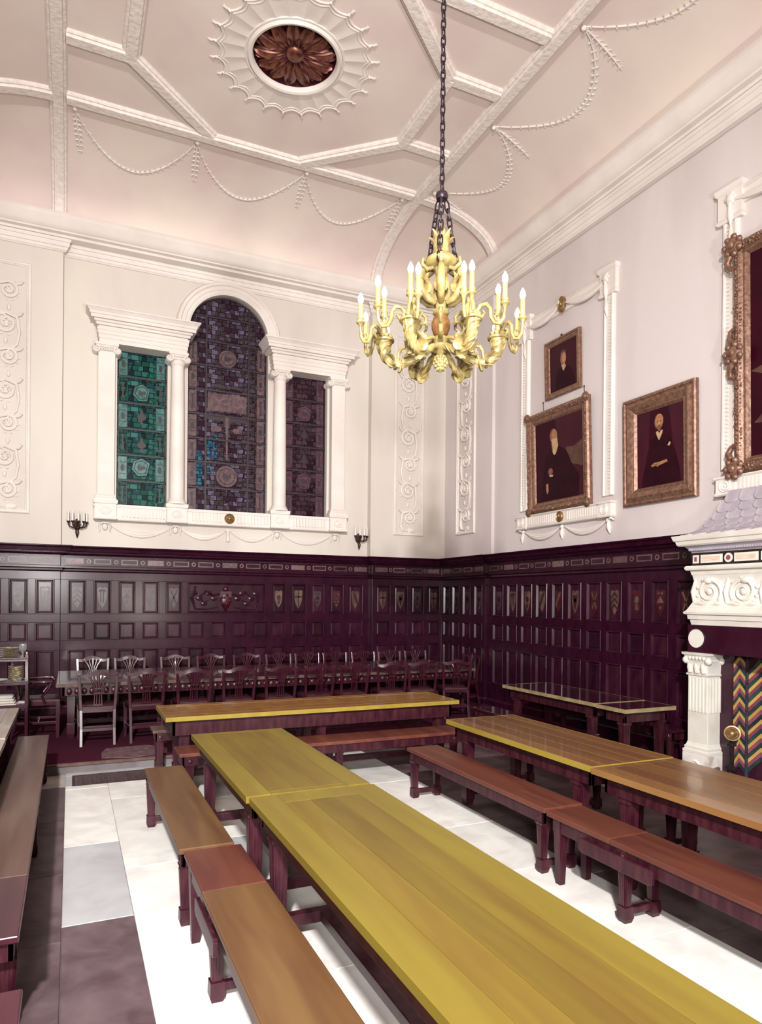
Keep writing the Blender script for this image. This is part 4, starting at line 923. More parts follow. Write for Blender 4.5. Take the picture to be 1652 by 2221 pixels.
q = mb(M); q.rings([[(u, v, w) for u, w in ((U0 + .02 - d, .2), (U0 + .02 - d, .53 + d), (U1 - .02 + d, .53 + d), (U1 - .02 + d, .2))] for v, d in ((1.85, .02), (1.90, -.005), (2.0, -.02), (2.12, -.02), (2.20, -.005), (2.24, .01))]); build('carved_frieze', q, 'marble', FP, smooth=40)
q = mb(M)
for k in range(6):
    uc = 5.12 - k * .40; s = 1 if k % 2 else -1; vc = 2.02
    pts = [(uc + s * (.15 * (1 - .78 * i / 25)) * math.cos(i / 25 * 3.2 * PI - .6), vc + (.14 * (1 - .78 * i / 25)) * math.sin(i / 25 * 3.2 * PI - .6), .515 + .012 * i / 25) for i in range(26)]
    q.tube(pts, [.024 - .013 * i / 25 for i in range(26)], 7)
    for i in range(9):
        a = i * .7; q.ball((uc + s * .155 * math.cos(a), vc + .135 * math.sin(a), .515), .034, .024, .016, 7, 4)
    q.ball((uc, vc, .52), .04, .04, .022); q.ball((uc - s * .02, vc + .115, .52), .06, .035, .028)
    q.tube([(uc - .2, 1.88, .515), (uc - .1, 1.9, .53), (uc, 1.87, .515), (uc + .1, 1.9, .53), (uc + .2, 1.88, .515)], [.012, .03, .014, .03, .012], 7)
    q.tube([(uc + .19, 1.9, .515), (uc + .2, 2.02, .525), (uc + .18, 2.16, .515)], [.02, .028, .01], 7)
build('acanthus_relief', q, 'marble', FP, smooth=50)
q = mb(M); q.rings([[(u, v, w) for u, w in ((U0 - d, .2), (U0 - d, .55 + d), (U1 + d, .55 + d), (U1 + d, .2))] for v, d in ((2.20, -.02), (2.245, -.01), (2.25, .02), (2.265, .032), (2.285, .032), (2.298, .02), (2.30, -.02))]); build('torus', q, 'marble', FP, smooth=40)
q = mb(M); q.box(U0 + .02, U1 - .02, 2.295, 2.44, .2, .525); build('inlaid_band', q, 'black', FP)
def inl(u0, u1, m, disc=False, eye=None):
    q = mb(M)
    if disc: q.prism(ell((u0 + u1) / 2, 2.368, .048, .048, 20), .52, .532)
    else: q.box(u0, u1, 2.325, 2.412, .52, .532)
    q.mi = 1
    if disc: q.prism(ell((u0 + u1) / 2, 2.368, .026, .026, 14), .52, .535)
    else: q.box(u0 + .022, u1 - .022, 2.345, 2.392, .52, .535)
    build('inlay_piece', q, ['marble', m], FP)
u = 5.325
while u > 2.95:
    inl(u - .075, u, 'tile_p'); inl(u - .365, u - .10, 'amber'); inl(u - .485, u - .39, 'tile_p', True); inl(u - .77, u - .505, 'amber'); u -= .80
q = mb(M); q.layers(U0 + .03, U1 - .03, [(2.435, 0), (2.455, .01), (2.46, .02), (2.485, .03), (2.51, .06), (2.515, .0)], .54, back=.2); build('dentil_bed', q, 'shingle', FP, smooth=25)
q = mb(M); u = U0 + .02
while u < U1 - .02: q.box(u, u + .016, 2.458, 2.482, .54, .582); u += .03
build('dentils', q, 'shingle', FP, kind='stuff')
q = mb(M); q.layers(U0 - .02, U1 + .02, [(2.51, .06), (2.525, .075), (2.56, .085), (2.57, .10), (2.60, .11), (2.62, .115), (2.625, .0)], .555, back=-.04); build('shelf', q, 'marble', FP, smooth=25)
# scaled roof
def roof(s):                                        # s 0 at the shelf, 1 at the wall
    return .63 - .52 * s ** .62, 2.625 + .47 * s ** 1.75, .145 - .27 * s
q = mb(M); q.rings([[(U0 - roof(s)[2], roof(s)[1] - .012, .0), (U0 - roof(s)[2], roof(s)[1] - .012, roof(s)[0] - .012), (U1 + roof(s)[2], roof(s)[1] - .012, roof(s)[0] - .012), (U1 + roof(s)[2], roof(s)[1] - .012, .0)] for s in [i / 12 for i in range(13)]]); build('roof', q, 'shingle', FP)
sw = .165
q = mb(); n = 8
out = [(-sw / 2 + .004, .10), (-sw / 2 + .004, -.01)] + [(-(sw / 2 - .004) * math.cos(PI * i / n), -.01 - .06 * math.sin(PI * i / n)) for i in range(1, n)] + [(sw / 2 - .004, -.01), (sw / 2 - .004, .10)]
q.M = lambda u, v, w: (-w, u, v)
q.rings([[(u, v, h - (.020 if v > .05 else 0)) for u, v in out] for h in (-.006, .020)] + [[(u * .9, (v + .02) * .9 - .012, .019 - (.02 if v > .05 else 0)) for u, v in out]])
sm = mesh_of('scale', q, 'shingle')
for r in range(7):
    s = (r + .55) / 7; w_, v_, o_ = roof(s); w2, v2, _2 = roof(s + .03); sl = math.atan2(w_ - w2, v2 - v_)
    lo_, hi_ = U0 - o_, U1 + o_; n = int((hi_ - lo_) / sw); st = (hi_ - lo_) / n
    for k in range(n + (r % 2)):
        u = lo_ + st * (k + (.5 if r % 2 == 0 else 0))
        if u > hi_ - .06: u = hi_ - .07
        if u < lo_ + .06: u = lo_ + .07
        inst('scale', sm, FP, M(u, v_, w_ + .002), (0, sl, 0))
# chevron tiles
def chev(M3, u0, u1, v0, v1):
    um = (u0 + u1) / 2; hw = (u1 - u0) / 2; rise = hw * .98; per = .145; th_ = .047; ms = {}
    for m in ('tile_y', 'tile_p', 'tile_g'):
        for s in (-1, 1):
            q = mb(M3); g = .0015
            q.M = lambda u, v, w: tuple(Vector(M3(u, v, w)) - Vector(M3(0, 0, 0)))
            q.prism([(0 + s * g, g), (s * (hw - g), -rise + g), (s * (hw - g), -rise + th_ - g), (s * g, th_ - g)], 0, .008); ms[m, s] = mesh_of('tile', q, m)
    v = v0 + .08; k = 0
    while v < v1 - th_:
        for s in (-1, 1): inst('tile', ms[('tile_y', 'tile_p', 'tile_g')[::-1][k % 3], s], FP, M3(um, v, 0))
        v += per / 3; k += 1
chev(lambda u, v, w: (u, 4.93 - w, v), 6.265, 6.435, .12, 1.37)
chev(lambda u, v, w: (XRP - .195 - w, u, v), 4.60, 4.895, .20, 1.37)
q = mb(M)
for k in range(9): q.box(4.90, 4.928, .05 + k * .145, .19 + k * .145, .19, .205)
build('tile_strip', q, 'tile_k', FP)
fd = thing('firedog', 'iron firedog with a round brass disc beside the chevron tiles', 'andiron', (6.16, 4.86, 0))
q = mb(); q.box(6.14, 6.18, 4.845, 4.875, .04, .50); q.frus(6.16, 4.86, .20, .24, .035, .06, .03, .055); q.frus(6.16, 4.86, .0, .05, .05, .09, .03, .04); q.frus(6.16, 4.86, .44, .47, .035, .035, .03, .03); build('post', q, 'iron', fd, bev=.004)
q = mb(); d0 = Vector((-.66, -.66, .35)).normalized(); cc = Vector((6.14, 4.84, .575)); a1 = d0.orthogonal().normalized(); a2 = d0.cross(a1)
q.rings([[tuple(cc + d0 * h + (a1 * math.cos(2 * PI * j / 28) + a2 * math.sin(2 * PI * j / 28)) * r) for j in range(28)] for r, h in ((.02, -.03), (.06, -.02), (.078, .0), (.078, .008), (.066, .006), (.055, .016), (.045, .012), (.03, .03), (.004, .036))]); build('disc', q, 'gold_bright', fd, smooth=40, label='embossed brass disc')
fn = thing('fender', 'low steel fender rail across the hearth', 'fender', (6.0, 4.1, 0))
q = mb(); q.tube([(6.12, 4.98, .19), (6.05, 4.98, .17), (5.98, 4.9, .17), (5.98, 3.3, .17), (6.05, 3.22, .17), (6.12, 3.22, .17)], .022, 8); build('rail', q, 'steel', fn, smooth=50)
q = mb()
for y in (4.9, 4.1, 3.3): q.lathe(5.98, y, [(.035, 0), (.03, .02), (.014, .05), (.02, .1), (.014, .16)], 10)
build('feet', q, 'iron', fn, smooth=40)

# ================================================================== tables and benches
def AX(axis): return (lambda a, c, z: (a, c, z)) if axis == 'y' else (lambda a, c, z: (c, a, z))
def fluted(q, a, c, z0, z1, r0_, r1_, n=3):
    for k in range(n):
        o = (k - (n - 1) / 2) * .55
        for s in (-1, 1):
            q.frus(a + o * r0_, c + s * r0_ * .98, z0, z1, .006, .005, .006, .005, dx=o * (r1_ - r0_), dy=s * (r1_ - r0_) * .98)
            q.frus(a + s * r0_ * .98, c + o * r0_, z0, z1, .005, .006, .005, .006, dx=s * (r1_ - r0_) * .98, dy=o * (r1_ - r0_))
def board(name, A, a0, a1, c0, c1, z0, z1, mat, parent, g=.0006, bev=.002):
    q = mb(A); off = Vector(A((a0 + a1) / 2, (c0 + c1) / 2, (z0 + z1) / 2)); dz = random.uniform(-.0008, .0004)
    q.box(a0 + g, a1 - g, c0 + g, c1 - g, z0, z1 + dz)
    o = bpy.data.objects.new(name, mesh_of(name, q, mat, None, off)); COL.objects.link(o); o.parent = parent; o.location = off - rootloc(parent)
    if bev:
        b = o.modifiers.new('bevel', 'BEVEL'); b.width = bev; b.segments = 2; b.limit_method = 'ANGLE'
    return o
def table(label, axis, a0, a1, c0, c1, top, legs, mt, me, lip=None, n=3, bw=.14, ends=(.0, .0), zb=0.0, apron=.115, group=None, long_bar=True, leg_mat='leg', ain=.06, lin=.115):
    A = AX(axis); t = thing('dining_table', label, 'table', A((a0 + a1) / 2, (c0 + c1) / 2, zb), group)
    z0 = top - .042; e0, e1 = ends; L = .006 if lip else 0
    A0, A1, C0, C1 = a0 + L, a1 - L, c0 + L, c1 - L
    if bw:
        board('border_board', A, A0, A0 + bw, C0, C1, z0, top, me, t); board('border_board', A, A1 - bw, A1, C0, C1, z0, top, me, t)
    if e0: board('end_board', A, A0 + bw, A1 - bw, C0, C0 + e0, z0, top, me, t)
    if e1: board('end_board', A, A0 + bw, A1 - bw, C1 - e1, C1, z0, top, me, t)
    for k in range(n):
        w = (A1 - A0 - 2 * bw) / n; board('plank', A, A0 + bw + k * w, A0 + bw + (k + 1) * w, C0 + e0, C1 - e1, z0, top, mt, t)
    if lip:
        q = mb(A); q.box(a0, a0 + .0055, c0, c1, z0, top + .0005); q.box(a1 - .0055, a1, c0, c1, z0, top + .0005); q.box(a0 + .0055, a1 - .0055, c0, c0 + .0055, z0, top + .0005); q.box(a0 + .0055, a1 - .0055, c1 - .0055, c1, z0, top + .0005); build('edge_strip', q, lip, t)
    q = mb(A); zi = z0 - .0005
    q.box(a0 + ain, a0 + ain + .03, c0 + .07, c1 - .07, zi - apron, zi); q.box(a1 - ain - .03, a1 - ain, c0 + .07, c1 - .07, zi - apron, zi)
    q.box(a0 + ain, a1 - ain, c0 + .07, c0 + .10, zi - apron, zi); q.box(a0 + ain, a1 - ain, c1 - .10, c1 - .07, zi - apron, zi); build('apron', q, leg_mat, t, bev=.003)
    for c in legs:
        for a in (a0 + lin, a1 - lin):
            q = mb(A); zt = zi - .02
            q.frus(a, c, zt - .10, zt - .02, .048, .048, .058, .058); q.frus(a, c, zt - .02, zt, .066, .066, .068, .068); q.frus(a, c, zt - .125, zt - .10, .056, .056, .05, .05)
            q.frus(a, c, zb + .17, zt - .12, .033, .033, .045, .045); q.frus(a, c, zb + .055, zb + .18, .046, .046, .046, .046); q.frus(a, c, zb, zb + .06, .034, .034, .044, .044)
            fluted(q, a, c, zb + .185, zt - .13, .033, .045); build('leg', q, leg_mat, t)
        q = mb(A); q.box(a0 + lin + .035, a1 - lin - .035, c - .03, c + .03, zb + .085, zb + .15); build('cross_stretcher', q, leg_mat, t, bev=.004)
    if long_bar:
        q = mb(A); q.box((a0 + a1) / 2 - .04, (a0 + a1) / 2 + .04, legs[0] + .03, legs[-1] - .03, zb + .09, zb + .148); build('long_stretcher', q, leg_mat, t, bev=.004)
    return t
table('yellow oak refectory table of the centre row, short far section nearest the cross table', 'y', .93, 1.71, 3.895, 5.86, .76, [4.14, 5.62], 'oak_yellow', 'oak_yellow_edge', n=3, bw=.15, ends=(.06, .07))
table('long yellow oak refectory table of the centre row, large near section', 'y', .945, 1.725, .75, 3.885, .757, [1.0, 3.66], 'oak_yellow', 'oak_yellow_edge', n=3, bw=.165, ends=(.2, .17))
table('golden oak refectory table set crosswise in front of the dais', 'x', 6.745, 7.555, .835, 4.065, .76, [1.03, 2.45, 3.87], 'oak_far', 'oak_far', lip='oak_lip', n=3, bw=.12, ends=(.0, .0), apron=.15, lin=.16)
table('orange oak refectory table of the right hand row, far section with a yellow edge', 'y', 3.29, 4.06, 3.69, 5.70, .76, [3.93, 5.48], 'oak_orange', 'oak_orange', lip='oak_lip', n=3, bw=.13, ends=(.0, .0))
table('polished orange oak refectory table of the right hand row, near section before the fireplace', 'y', 3.275, 4.06, 1.05, 3.682, .757, [1.3, 3.44], 'oak_orange', 'oak_orange', n=3, bw=.14, ends=(.12, .05))
table('dark polished table with a pale worn edge standing along the panelled right wall', 'y', 5.38, 6.12, 5.985, 7.80, .76, [6.16, 7.6], 'dark_top', 'dark_top', lip='pale_lip', n=2, bw=.12)
table('short dark end section joined to the wall table nearest the fireplace', 'y', 5.38, 6.12, 5.53, 5.978, .755, [5.66], 'dark_top', 'dark_top', lip='pale_lip', n=2, bw=.1, long_bar=False)
table('long dark high table on the carpeted dais between two rows of chairs', 'x', 9.17, 10.80, -.15, 5.82, .84, [.02, 1.76, 3.40, 4.46, 5.62], 'dark_top', 'dark_top', lip='bench_grey', n=3, bw=.2, ends=(.15, .15), zb=.12, leg_mat='mahog', lin=.31)
hq = mb(); u = .0
while u < 5.7: hq.ball((u, 9.17 + .062, .735), .036, .02, .045, 7, 4); u += .085
build('carved_gadroons', hq, 'leg', bpy.data.objects['dining_table.007'], kind='stuff', smooth=50)
table('table at the left edge, window sheen in its pale top colour, far section below dais', 'y', -1.20, -.465, 6.24, 7.91, .76, [6.45, 7.7], 'left_top', 'left_top', n=3, bw=.1)
table('table at the left edge, window sheen in its pale top colour, near section', 'y', -1.20, -.46, 3.2, 6.23, .757, [3.45, 6.0], 'left_top', 'left_top', n=3, bw=.1)

def bench(label, axis, a0, a1, c0, c1, legs, mats, cuts=(), top=.47, bracket=None, plain=(), cat='bench', zb=0.0):
    A = AX(axis); t = thing('bench', label, cat, A((a0 + a1) / 2, (c0 + c1) / 2, zb))
    cs = [c0] + list(cuts) + [c1]; z0 = top - .034
    for i in range(len(cs) - 1): board('seat_board', A, a0, a1, cs[i], cs[i + 1], z0, top, mats[min(i, len(mats) - 1)], t, bev=.006)
    q = mb(A); zi = z0 - .0005
    q.box(a0 + .02, a0 + .045, c0 + .03, c1 - .03, zi - .085, zi); q.box(a1 - .045, a1 - .02, c0 + .03, c1 - .03, zi - .085, zi)
    q.box(a0 + .02, a1 - .02, c0 + .03, c0 + .05, zi - .085, zi); q.box(a0 + .02, a1 - .02, c1 - .05, c1 - .03, zi - .085, zi); build('apron', q, 'leg', t, bev=.003)
    for c in legs:
        pl = c in plain
        for a, sg in ((a0 + .05, -1), (a1 - .05, 1)):
            q = mb(A)
            if pl:
                q.frus(a, c, zb, zi - .005, .022, .022, .036, .036)
            else:
                q.frus(a, c, zi - .085, zi - .002, .036, .036, .036, .036); q.frus(a, c, zi - .10, zi - .083, .034, .034, .041, .041)
                q.frus(a, c, zb + .09, zi - .095, .022, .022, .033, .033); q.frus(a, c, zb + .025, zb + .095, .035, .035, .033, .033); q.frus(a, c, zb, zb + .028, .026, .026, .034, .034)
                fluted(q, a, c, zb + .10, zi - .105, .022, .033)
                q.ball((a + sg * .036, c, zi - .045), .008, .022, .022, 8, 4); q.ball((a, c + .036, zi - .045), .022, .008, .022, 8, 4); q.ball((a, c - .036, zi - .045), .022, .008, .022, 8, 4)
            build('leg', q, 'leg', t)
        if not pl:
            q = mb(A); q.box(a0 + .08, a1 - .08, c - .017, c + .017, zb + .04, zb + .082); build('stretcher', q, 'leg', t, bev=.004)
    if bracket:
        b0, b1 = bracket
        for a in (a0 - .012, a1 - .01):
            q = mb(A); q.rings([[(a + d, c, z) for c, z in ((b0, zi - .11), (b0 + .03, zi - .125), (b1 - .03, zi - .125), (b1, zi - .11), (b1, zi - .05), (b1 - .02, zi - .035), (b0 + .02, zi - .035), (b0, zi - .05))] for d in (0, .022)])
            build('slide_rail', q, 'leg', t, bev=.003)
    return t
bench('brown worn bench left of the centre tables, far one ending by the floor grating', 'y', .575, .89, 4.005, 6.03, [4.09, 5.95], ['bench_top'])
bench('long brown bench left of the centre tables, near one with a reddish end board', 'y', .595, .92, .9, 3.965, [1.1, 3.26, 3.86], ['bench_top', 'bench_top', 'bench_red'], cuts=(2.1, 3.385), bracket=(3.02, 3.52), plain=(3.86,))
bench('dark brown bench right of the centre tables, far one with fluted legs', 'y', 2.985, 3.325, 3.815, 5.93, [3.89, 5.85], ['bench_red'])
bench('dark brown bench right of the centre tables, near one with a sliding rail', 'y', 2.97, 3.29, 1.0, 3.775, [1.2, 3.09, 3.68], ['bench_red', 'bench_red'], cuts=(3.18,), bracket=(2.83, 3.44), plain=(3.68,))
bench('reddish bench in front of the crosswise golden table', 'x', 6.44, 6.82, .92, 3.96, [1.02, 2.50, 3.84], ['bench_red'])
bench('dark bench between the crosswise golden table and the dais step', 'x', 7.69, 7.985, .82, 4.03, [.90, 2.45, 3.93], ['bench_grey'])
bench('dusty grey bench along the left edge beside the pale topped table', 'y', -.475, -.185, 3.25, 7.88, [3.4, 5.6, 7.75], ['bench_shaded', 'bench_grey'], cuts=(3.95,))
bench('bench end in the lower left corner, coloured dark maroon for shade', 'y', -.47, -.145, .9, 2.81, [1.1, 2.68], ['bench_shaded'])
bench('dark bench on the near side of the polished wall table', 'y', 4.93, 5.235, 5.75, 7.88, [5.86, 7.77], ['dark_top'])
bench('dark bench against the panelled wall behind the polished table', 'y', 6.19, 6.50, 5.62, 7.95, [5.72, 7.83], ['dark_top'], top=.46)
bench('dark bench half hidden behind the far orange oak table', 'y', 4.17, 4.48, 3.75, 6.0, [3.85, 4.9, 5.9], ['bench_red'])

# ================================================================== dining chairs
def make_chair(label, group, arms=False):
    t = thing('dining_chair', label, 'chair', (0, 0, 0), group); K = 'mahog'
    q = mb(); q.rings([[(-.195, .0, z), (.195, .0, z), (.226, .43, z), (-.226, .43, z)] for z in (.385, .44)]); build('seat_frame', q, K, t, local=True, bev=.006)
    q = mb(); q.rings([[(-.19 + i, .015 + i, z), (.19 - i, .015 + i, z), (.218 - i, .425 - i, z), (-.218 + i, .425 - i, z)] for i, z in ((.0, .44), (.0, .455), (.02, .468), (.06, .474))]); build('seat', q, 'leather', t, local=True, smooth=50)
    for s in (-1, 1):
        q = mb(); q.rings([[(x - .018, y - .016, z), (x + .018, y - .016, z), (x + .018, y + .016, z), (x - .018, y + .016, z)] for x, y, z in ((s * .185, -.09, 0), (s * .184, -.035, .2), (s * .188, 0, .42), (s * .196, -.012, .55), (s * .208, -.045, .75), (s * .212, -.068, .868))]); build('rear_leg', q, K, t, local=True, bev=.004)
        q = mb(); q.frus(s * .205, .405, 0, .44, .017, .017, .022, .022); build('front_leg', q, K, t, local=True)
    q = mb(); pts = []
    for i in range(25):
        x = -.226 + .452 * i / 24; u = abs(x) / .226
        z = .868 + .032 * (0.5 + 0.5 * math.cos(PI * min(1, u / .66))) - .012 * math.sin(PI * max(0, (u - .35) / .65)) + .004 * max(0, (u - .9) / .1)
        pts.append((x, -.068 - .012 * (1 - u * u), z))
    q.rings([[(x, y - .013, z - h), (x, y + .013, z - h), (x, y + .013, z), (x, y - .013, z + .002)] for (x, y, z), h in [(p, .034 + .022 * (1 - abs(p[0]) / .226)) for p in pts]]); build('top_rail', q, K, t, local=True, smooth=40)
    q = mb()
    for k in (-1, 1):
        q.tube([(k * .045, -.004, .472), (k * .040, -.015, .56), (k * .036, -.035, .66), (k * .044, -.048, .72), (k * .070, -.060, .78), (k * .105, -.068, .83), (k * .118, -.07, .858)], [.012, .009, .009, .011, .013, .013, .014], 6)
        q.tube([(k * .016, -.008, .48), (k * .014, -.02, .58), (k * .013, -.036, .66), (k * .02, -.05, .73), (k * .042, -.062, .80), (k * .052, -.07, .855)], [.008, .007, .007, .009, .011, .012], 6)
    q.tube([(0, -.045, .69), (0, -.055, .76), (0, -.066, .83), (0, -.072, .87)], [.008, .016, .022, .02], 6)
    q.box(-.05, .05, -.030, -.012, .615, .635); q.box(-.05, .05, -.045, -.030, .672, .69); q.box(-.055, .055, -.012, .008, .47, .492)
    build('splat', q, K, t, local=True, smooth=40)
    q = mb(); q.box(-.175, .175, -.052, -.03, .17, .205); q.box(-.20, .20, .19, .21, .165, .195)
    for s in (-1, 1): q.rings([[(s * .185 + dx, -.045, z), (s * .185 + dx + .016, -.045, z), (s * .205 + dx + .016, .40, z), (s * .205 + dx, .40, z)] for dx in (-.008,) for z in (.165, .195)])
    build('stretchers', q, K, t, local=True, bev=.003)
    if arms:
        for s in (-1, 1):
            q = mb(); q.tube([(s * .205, -.03, .66), (s * .25, .10, .665), (s * .275, .25, .675), (s * .27, .34, .67), (s * .255, .36, .64)], [.016, .016, .018, .020, .012], 8)
            q.tube([(s * .262, .34, .665), (s * .27, .30, .58), (s * .25, .24, .50), (s * .235, .27, .42)], [.016, .015, .014, .018], 8); build('arm', q, K, t, local=True, smooth=50)
    return t
ORD = ['first', 'second', 'third', 'fourth', 'fifth', 'sixth', 'seventh', 'eighth', 'ninth', 'tenth', 'eleventh']
ch0 = make_chair('', 'chairs along the near side of the high table')
fx = [.315, .87, 1.445, 2.02, 2.585, 3.13, 3.65, 4.24, 4.74, 5.32]
frz = [0, -.03, 0, .02, 0, -.03, -.05, .22, .24, .30]
for i, x in enumerate(fx):
    c = ch0 if i == 0 else copytree(ch0)
    c.location = (x, 8.93, .12); c.rotation_euler = (0, 0, -frz[i])
    c['label'] = 'dark pierced back chair, %s from the left on the near side of the high table' % ORD[i]
for i, x in enumerate([.315, .835, 1.50, 2.05, 2.63, 3.17, 3.67, 4.17, 4.70, 5.20, 5.72]):
    c = copytree(ch0); c.location = (x, 11.0, .12); c.rotation_euler = (0, 0, PI + random.uniform(-.05, .05))
    c['label'] = 'dark pierced back chair, %s from the left on the wall side of the high table' % ORD[i]; c['group'] = 'chairs along the wall side of the high table'
c = copytree(ch0); c.location = (6.18, 9.95, .12); c.rotation_euler = (0, 0, PI / 2 + .15); c['label'] = 'dark pierced back chair alone at the corner end of the high table'; del c['group']
ac = make_chair('dark armchair with curved arms at the left end of the high table', None, True); ac.name = 'armchair'
ac.location = (-.57, 9.80, .12); ac.rotation_euler = (0, 0, -PI / 2); ac.scale = (1.08, 1.08, 1.06)

# ================================================================== dumb waiter with china, mat, grating
dw = thing('dumb_waiter', 'dark three tier serving stand at the left edge behind the armchair', 'stand', (-.85, 9.32, .12))
for z in (.60, .88, 1.16):
    q = mb(); q.box(-1.25, -.45, 9.13, 9.50, z - .03, z); q.box(-1.25, -.45, 9.13, 9.145, z, z + .018); q.box(-1.25, -.45, 9.485, 9.50, z, z + .018); build('shelf', q, 'mahog', dw, bev=.004)
for x in (-1.235, -.465):
    for y in (9.15, 9.48):
        q = mb(); q.box(x - .018, x + .018, y - .018, y + .018, .12, 1.20); q.ball((x, y, 1.225), .024); build('post', q, 'mahog', dw, bev=.003)
    q = mb(); q.rings([[(x + d, y, z) for y, z in ((9.13, 1.15), (9.5, 1.15), (9.5, 1.24), (9.42, 1.20), (9.22, 1.20), (9.13, 1.24))] for d in (-.012, .012)]); build('end_board', q, 'mahog', dw)
def dish(label, name, cat, x, y, z, r, h, mat, group=None):
    q = mb(); q.lathe(x, y, [(r * .5, 0), (r * .55, h * .2), (r * .9, h * .7), (r, h), (r * .97, h * 1.0), (r * .6, h * .45), (.005, h * .35)], 24, z)
    return tag(build(name, q, mat, smooth=40), label, cat, group)
for i in range(6): dish('patterned plate, %s from the bottom of the pile on the top tier' % ORD[i], 'plate', 'plate', -.665 + .004 * (i % 2), 9.30, 1.1605 + i * .021, .115 - .004 * (i % 3), .022, 'china', 'patterned plates on the top tier')
for i in range(7): dish('patterned bowl, %s from the bottom of the pile on the middle tier' % ORD[i], 'bowl', 'bowl', -.585, 9.28 + .003 * (i % 2), .8805 + i * .025, .085, .034, 'china', 'patterned bowls on the middle tier')
dish('wide white serving plate lying on the middle tier of the stand', 'serving_plate', 'plate', -.80, 9.28, .8805, .14, .03, 'white_china')
dish('small glass dish in front of the bowls on the middle tier', 'glass_dish', 'dish', -.545, 9.19, .8805, .035, .05, 'clear')
gb = thing('glass_goblet', 'clear glass goblet standing beside the plates on the top tier', 'goblet', (-.515, 9.28, 1.16))
q = mb(); q.lathe(-.515, 9.28, [(.035, 0), (.034, .004), (.008, .012), (.007, .055), (.02, .07), (.045, .10), (.05, .14), (.042, .17), (.039, .17), (.046, .14), (.04, .105), (.003, .075)], 20, 1.1605); build('bowl', q, 'clear', gb, smooth=50)
q = mb()
for i in range(4):
    z = .6005 + i * .03; q.rings([[(-.98 + .01 * i, 9.16, z + .0), (-.59 - .012 * i, 9.17, z), (-.585 - .012 * i, 9.42, z), (-.98, 9.44, z)], [(-.985 + .01 * i, 9.15, z + .014), (-.575 - .012 * i, 9.16, z + .014), (-.575 - .012 * i, 9.43, z + .012), (-.985, 9.45, z + .014)], [(-.97 + .01 * i, 9.17, z + .028), (-.60 - .012 * i, 9.18, z + .026), (-.6 - .012 * i, 9.41, z + .026), (-.97, 9.43, z + .028)]])
tag(build('folded_cloth', q, 'cloth', smooth=60), 'pile of folded white table linen on the lowest tier', 'linen')
q = mb(); P0 = [(.33, 8.14), (.62, 8.05), (1.03, 8.14), (1.06, 8.42), (.86, 8.66), (.40, 8.64), (.34, 8.40)]
q.prism([(x, y) for x, y in P0], .1203, .127); tag(build('door_mat', q, 'mat'), 'worn greyish mat on the carpet at the edge of the dais', 'mat')
gt = thing('floor_grating', 'dark iron grating in the floor below the dais step', 'grating', (.80, 7.74, 0))
q = mb(); q.box(.04, 1.555, 7.525, 7.955, -.012, -.006); build('duct', q, 'inlay', gt)
q = mb(); 
for a, c, e, f_ in ((.035, .06, 7.52, 7.96), (1.535, 1.56, 7.52, 7.96), (.06, 1.535, 7.52, 7.545), (.06, 1.535, 7.935, 7.96)): q.box(a, c, e, f_, -.012, .002)
build('rim', q, 'iron', gt)
x = .075
while x < 1.52:
    q = mb(); q.box(x, x + .036, 7.545, 7.935, -.011, .001); build('bar', q, 'grate', gt); x += .044

# ================================================================== chandelier
CX, CY = 2.43, 4.34
chd = thing('chandelier', 'carved pale gold chandelier with lit candle bulbs hanging on an iron chain', 'chandelier', (CX, CY, 3.55))
tv = Vector((-.489, -.872, 0)); rv = Vector((.872, -.489, 0))
def pol(a, r, z):                                 # a = 0 towards the viewer's right
    v = rv * math.cos(a) * r + tv * math.sin(a) * r
    return (CX + v.x, CY + v.y, z)
q = mb(); q.lathe(CX, CY, [(.004, 3.555), (.022, 3.57), (.040, 3.60), (.046, 3.63), (.038, 3.665), (.02, 3.68)], 16)
for k in range(5):
    for j in range(9):
        r_ = (.024, .038, .046, .044, .036)[k]; q.ball((CX + r_ * math.cos(j * 2 * PI / 9 + k * .35), CY + r_ * math.sin(j * 2 * PI / 9 + k * .35), 3.578 + k * .021), .013, .013, .014, 6, 4)
build('pine_cone', q, 'chand', chd, smooth=60)
q = mb(); q.lathe(CX, CY, [(.02, 3.675), (.03, 3.69), (.075, 3.71), (.095, 3.725), (.10, 3.735), (.085, 3.745), (.05, 3.75), (.045, 3.77), (.06, 3.79), (.05, 3.81), (.03, 3.82)], 24); build('lower_dish', q, 'chand', chd, smooth=50)
q = mb(); q.lathe(CX, CY, [(.035, 3.815), (.052, 3.83), (.066, 3.87), (.068, 3.92), (.052, 3.955), (.04, 3.97)], 20); build('urn', q, 'chand_dark', chd, smooth=50)
q = mb(); q.lathe(CX, CY, [(.045, 3.965), (.06, 3.98), (.06, 4.0), (.036, 4.015), (.042, 4.05), (.05, 4.08), (.05, 4.16), (.038, 4.25), (.045, 4.29), (.06, 4.30), (.06, 4.315)], 20)
for j in range(8): q.tube([pol(j * PI / 4, .052, 4.06), pol(j * PI / 4, .055, 4.14), pol(j * PI / 4, .042, 4.25)], [.010, .012, .007], 6)
build('stem', q, 'chand', chd, smooth=50)
q = mb(); q.lathe(CX, CY, [(.05, 4.30), (.10, 4.315), (.125, 4.335), (.128, 4.35), (.11, 4.375), (.075, 4.40), (.06, 4.41)], 28); build('bell_cap', q, 'chand', chd, smooth=50)
q = mb(); q.lathe(CX, CY, [(.055, 4.40), (.06, 4.44), (.05, 4.52), (.03, 4.58)], 16); build('crown_core', q, 'chand', chd, smooth=50)
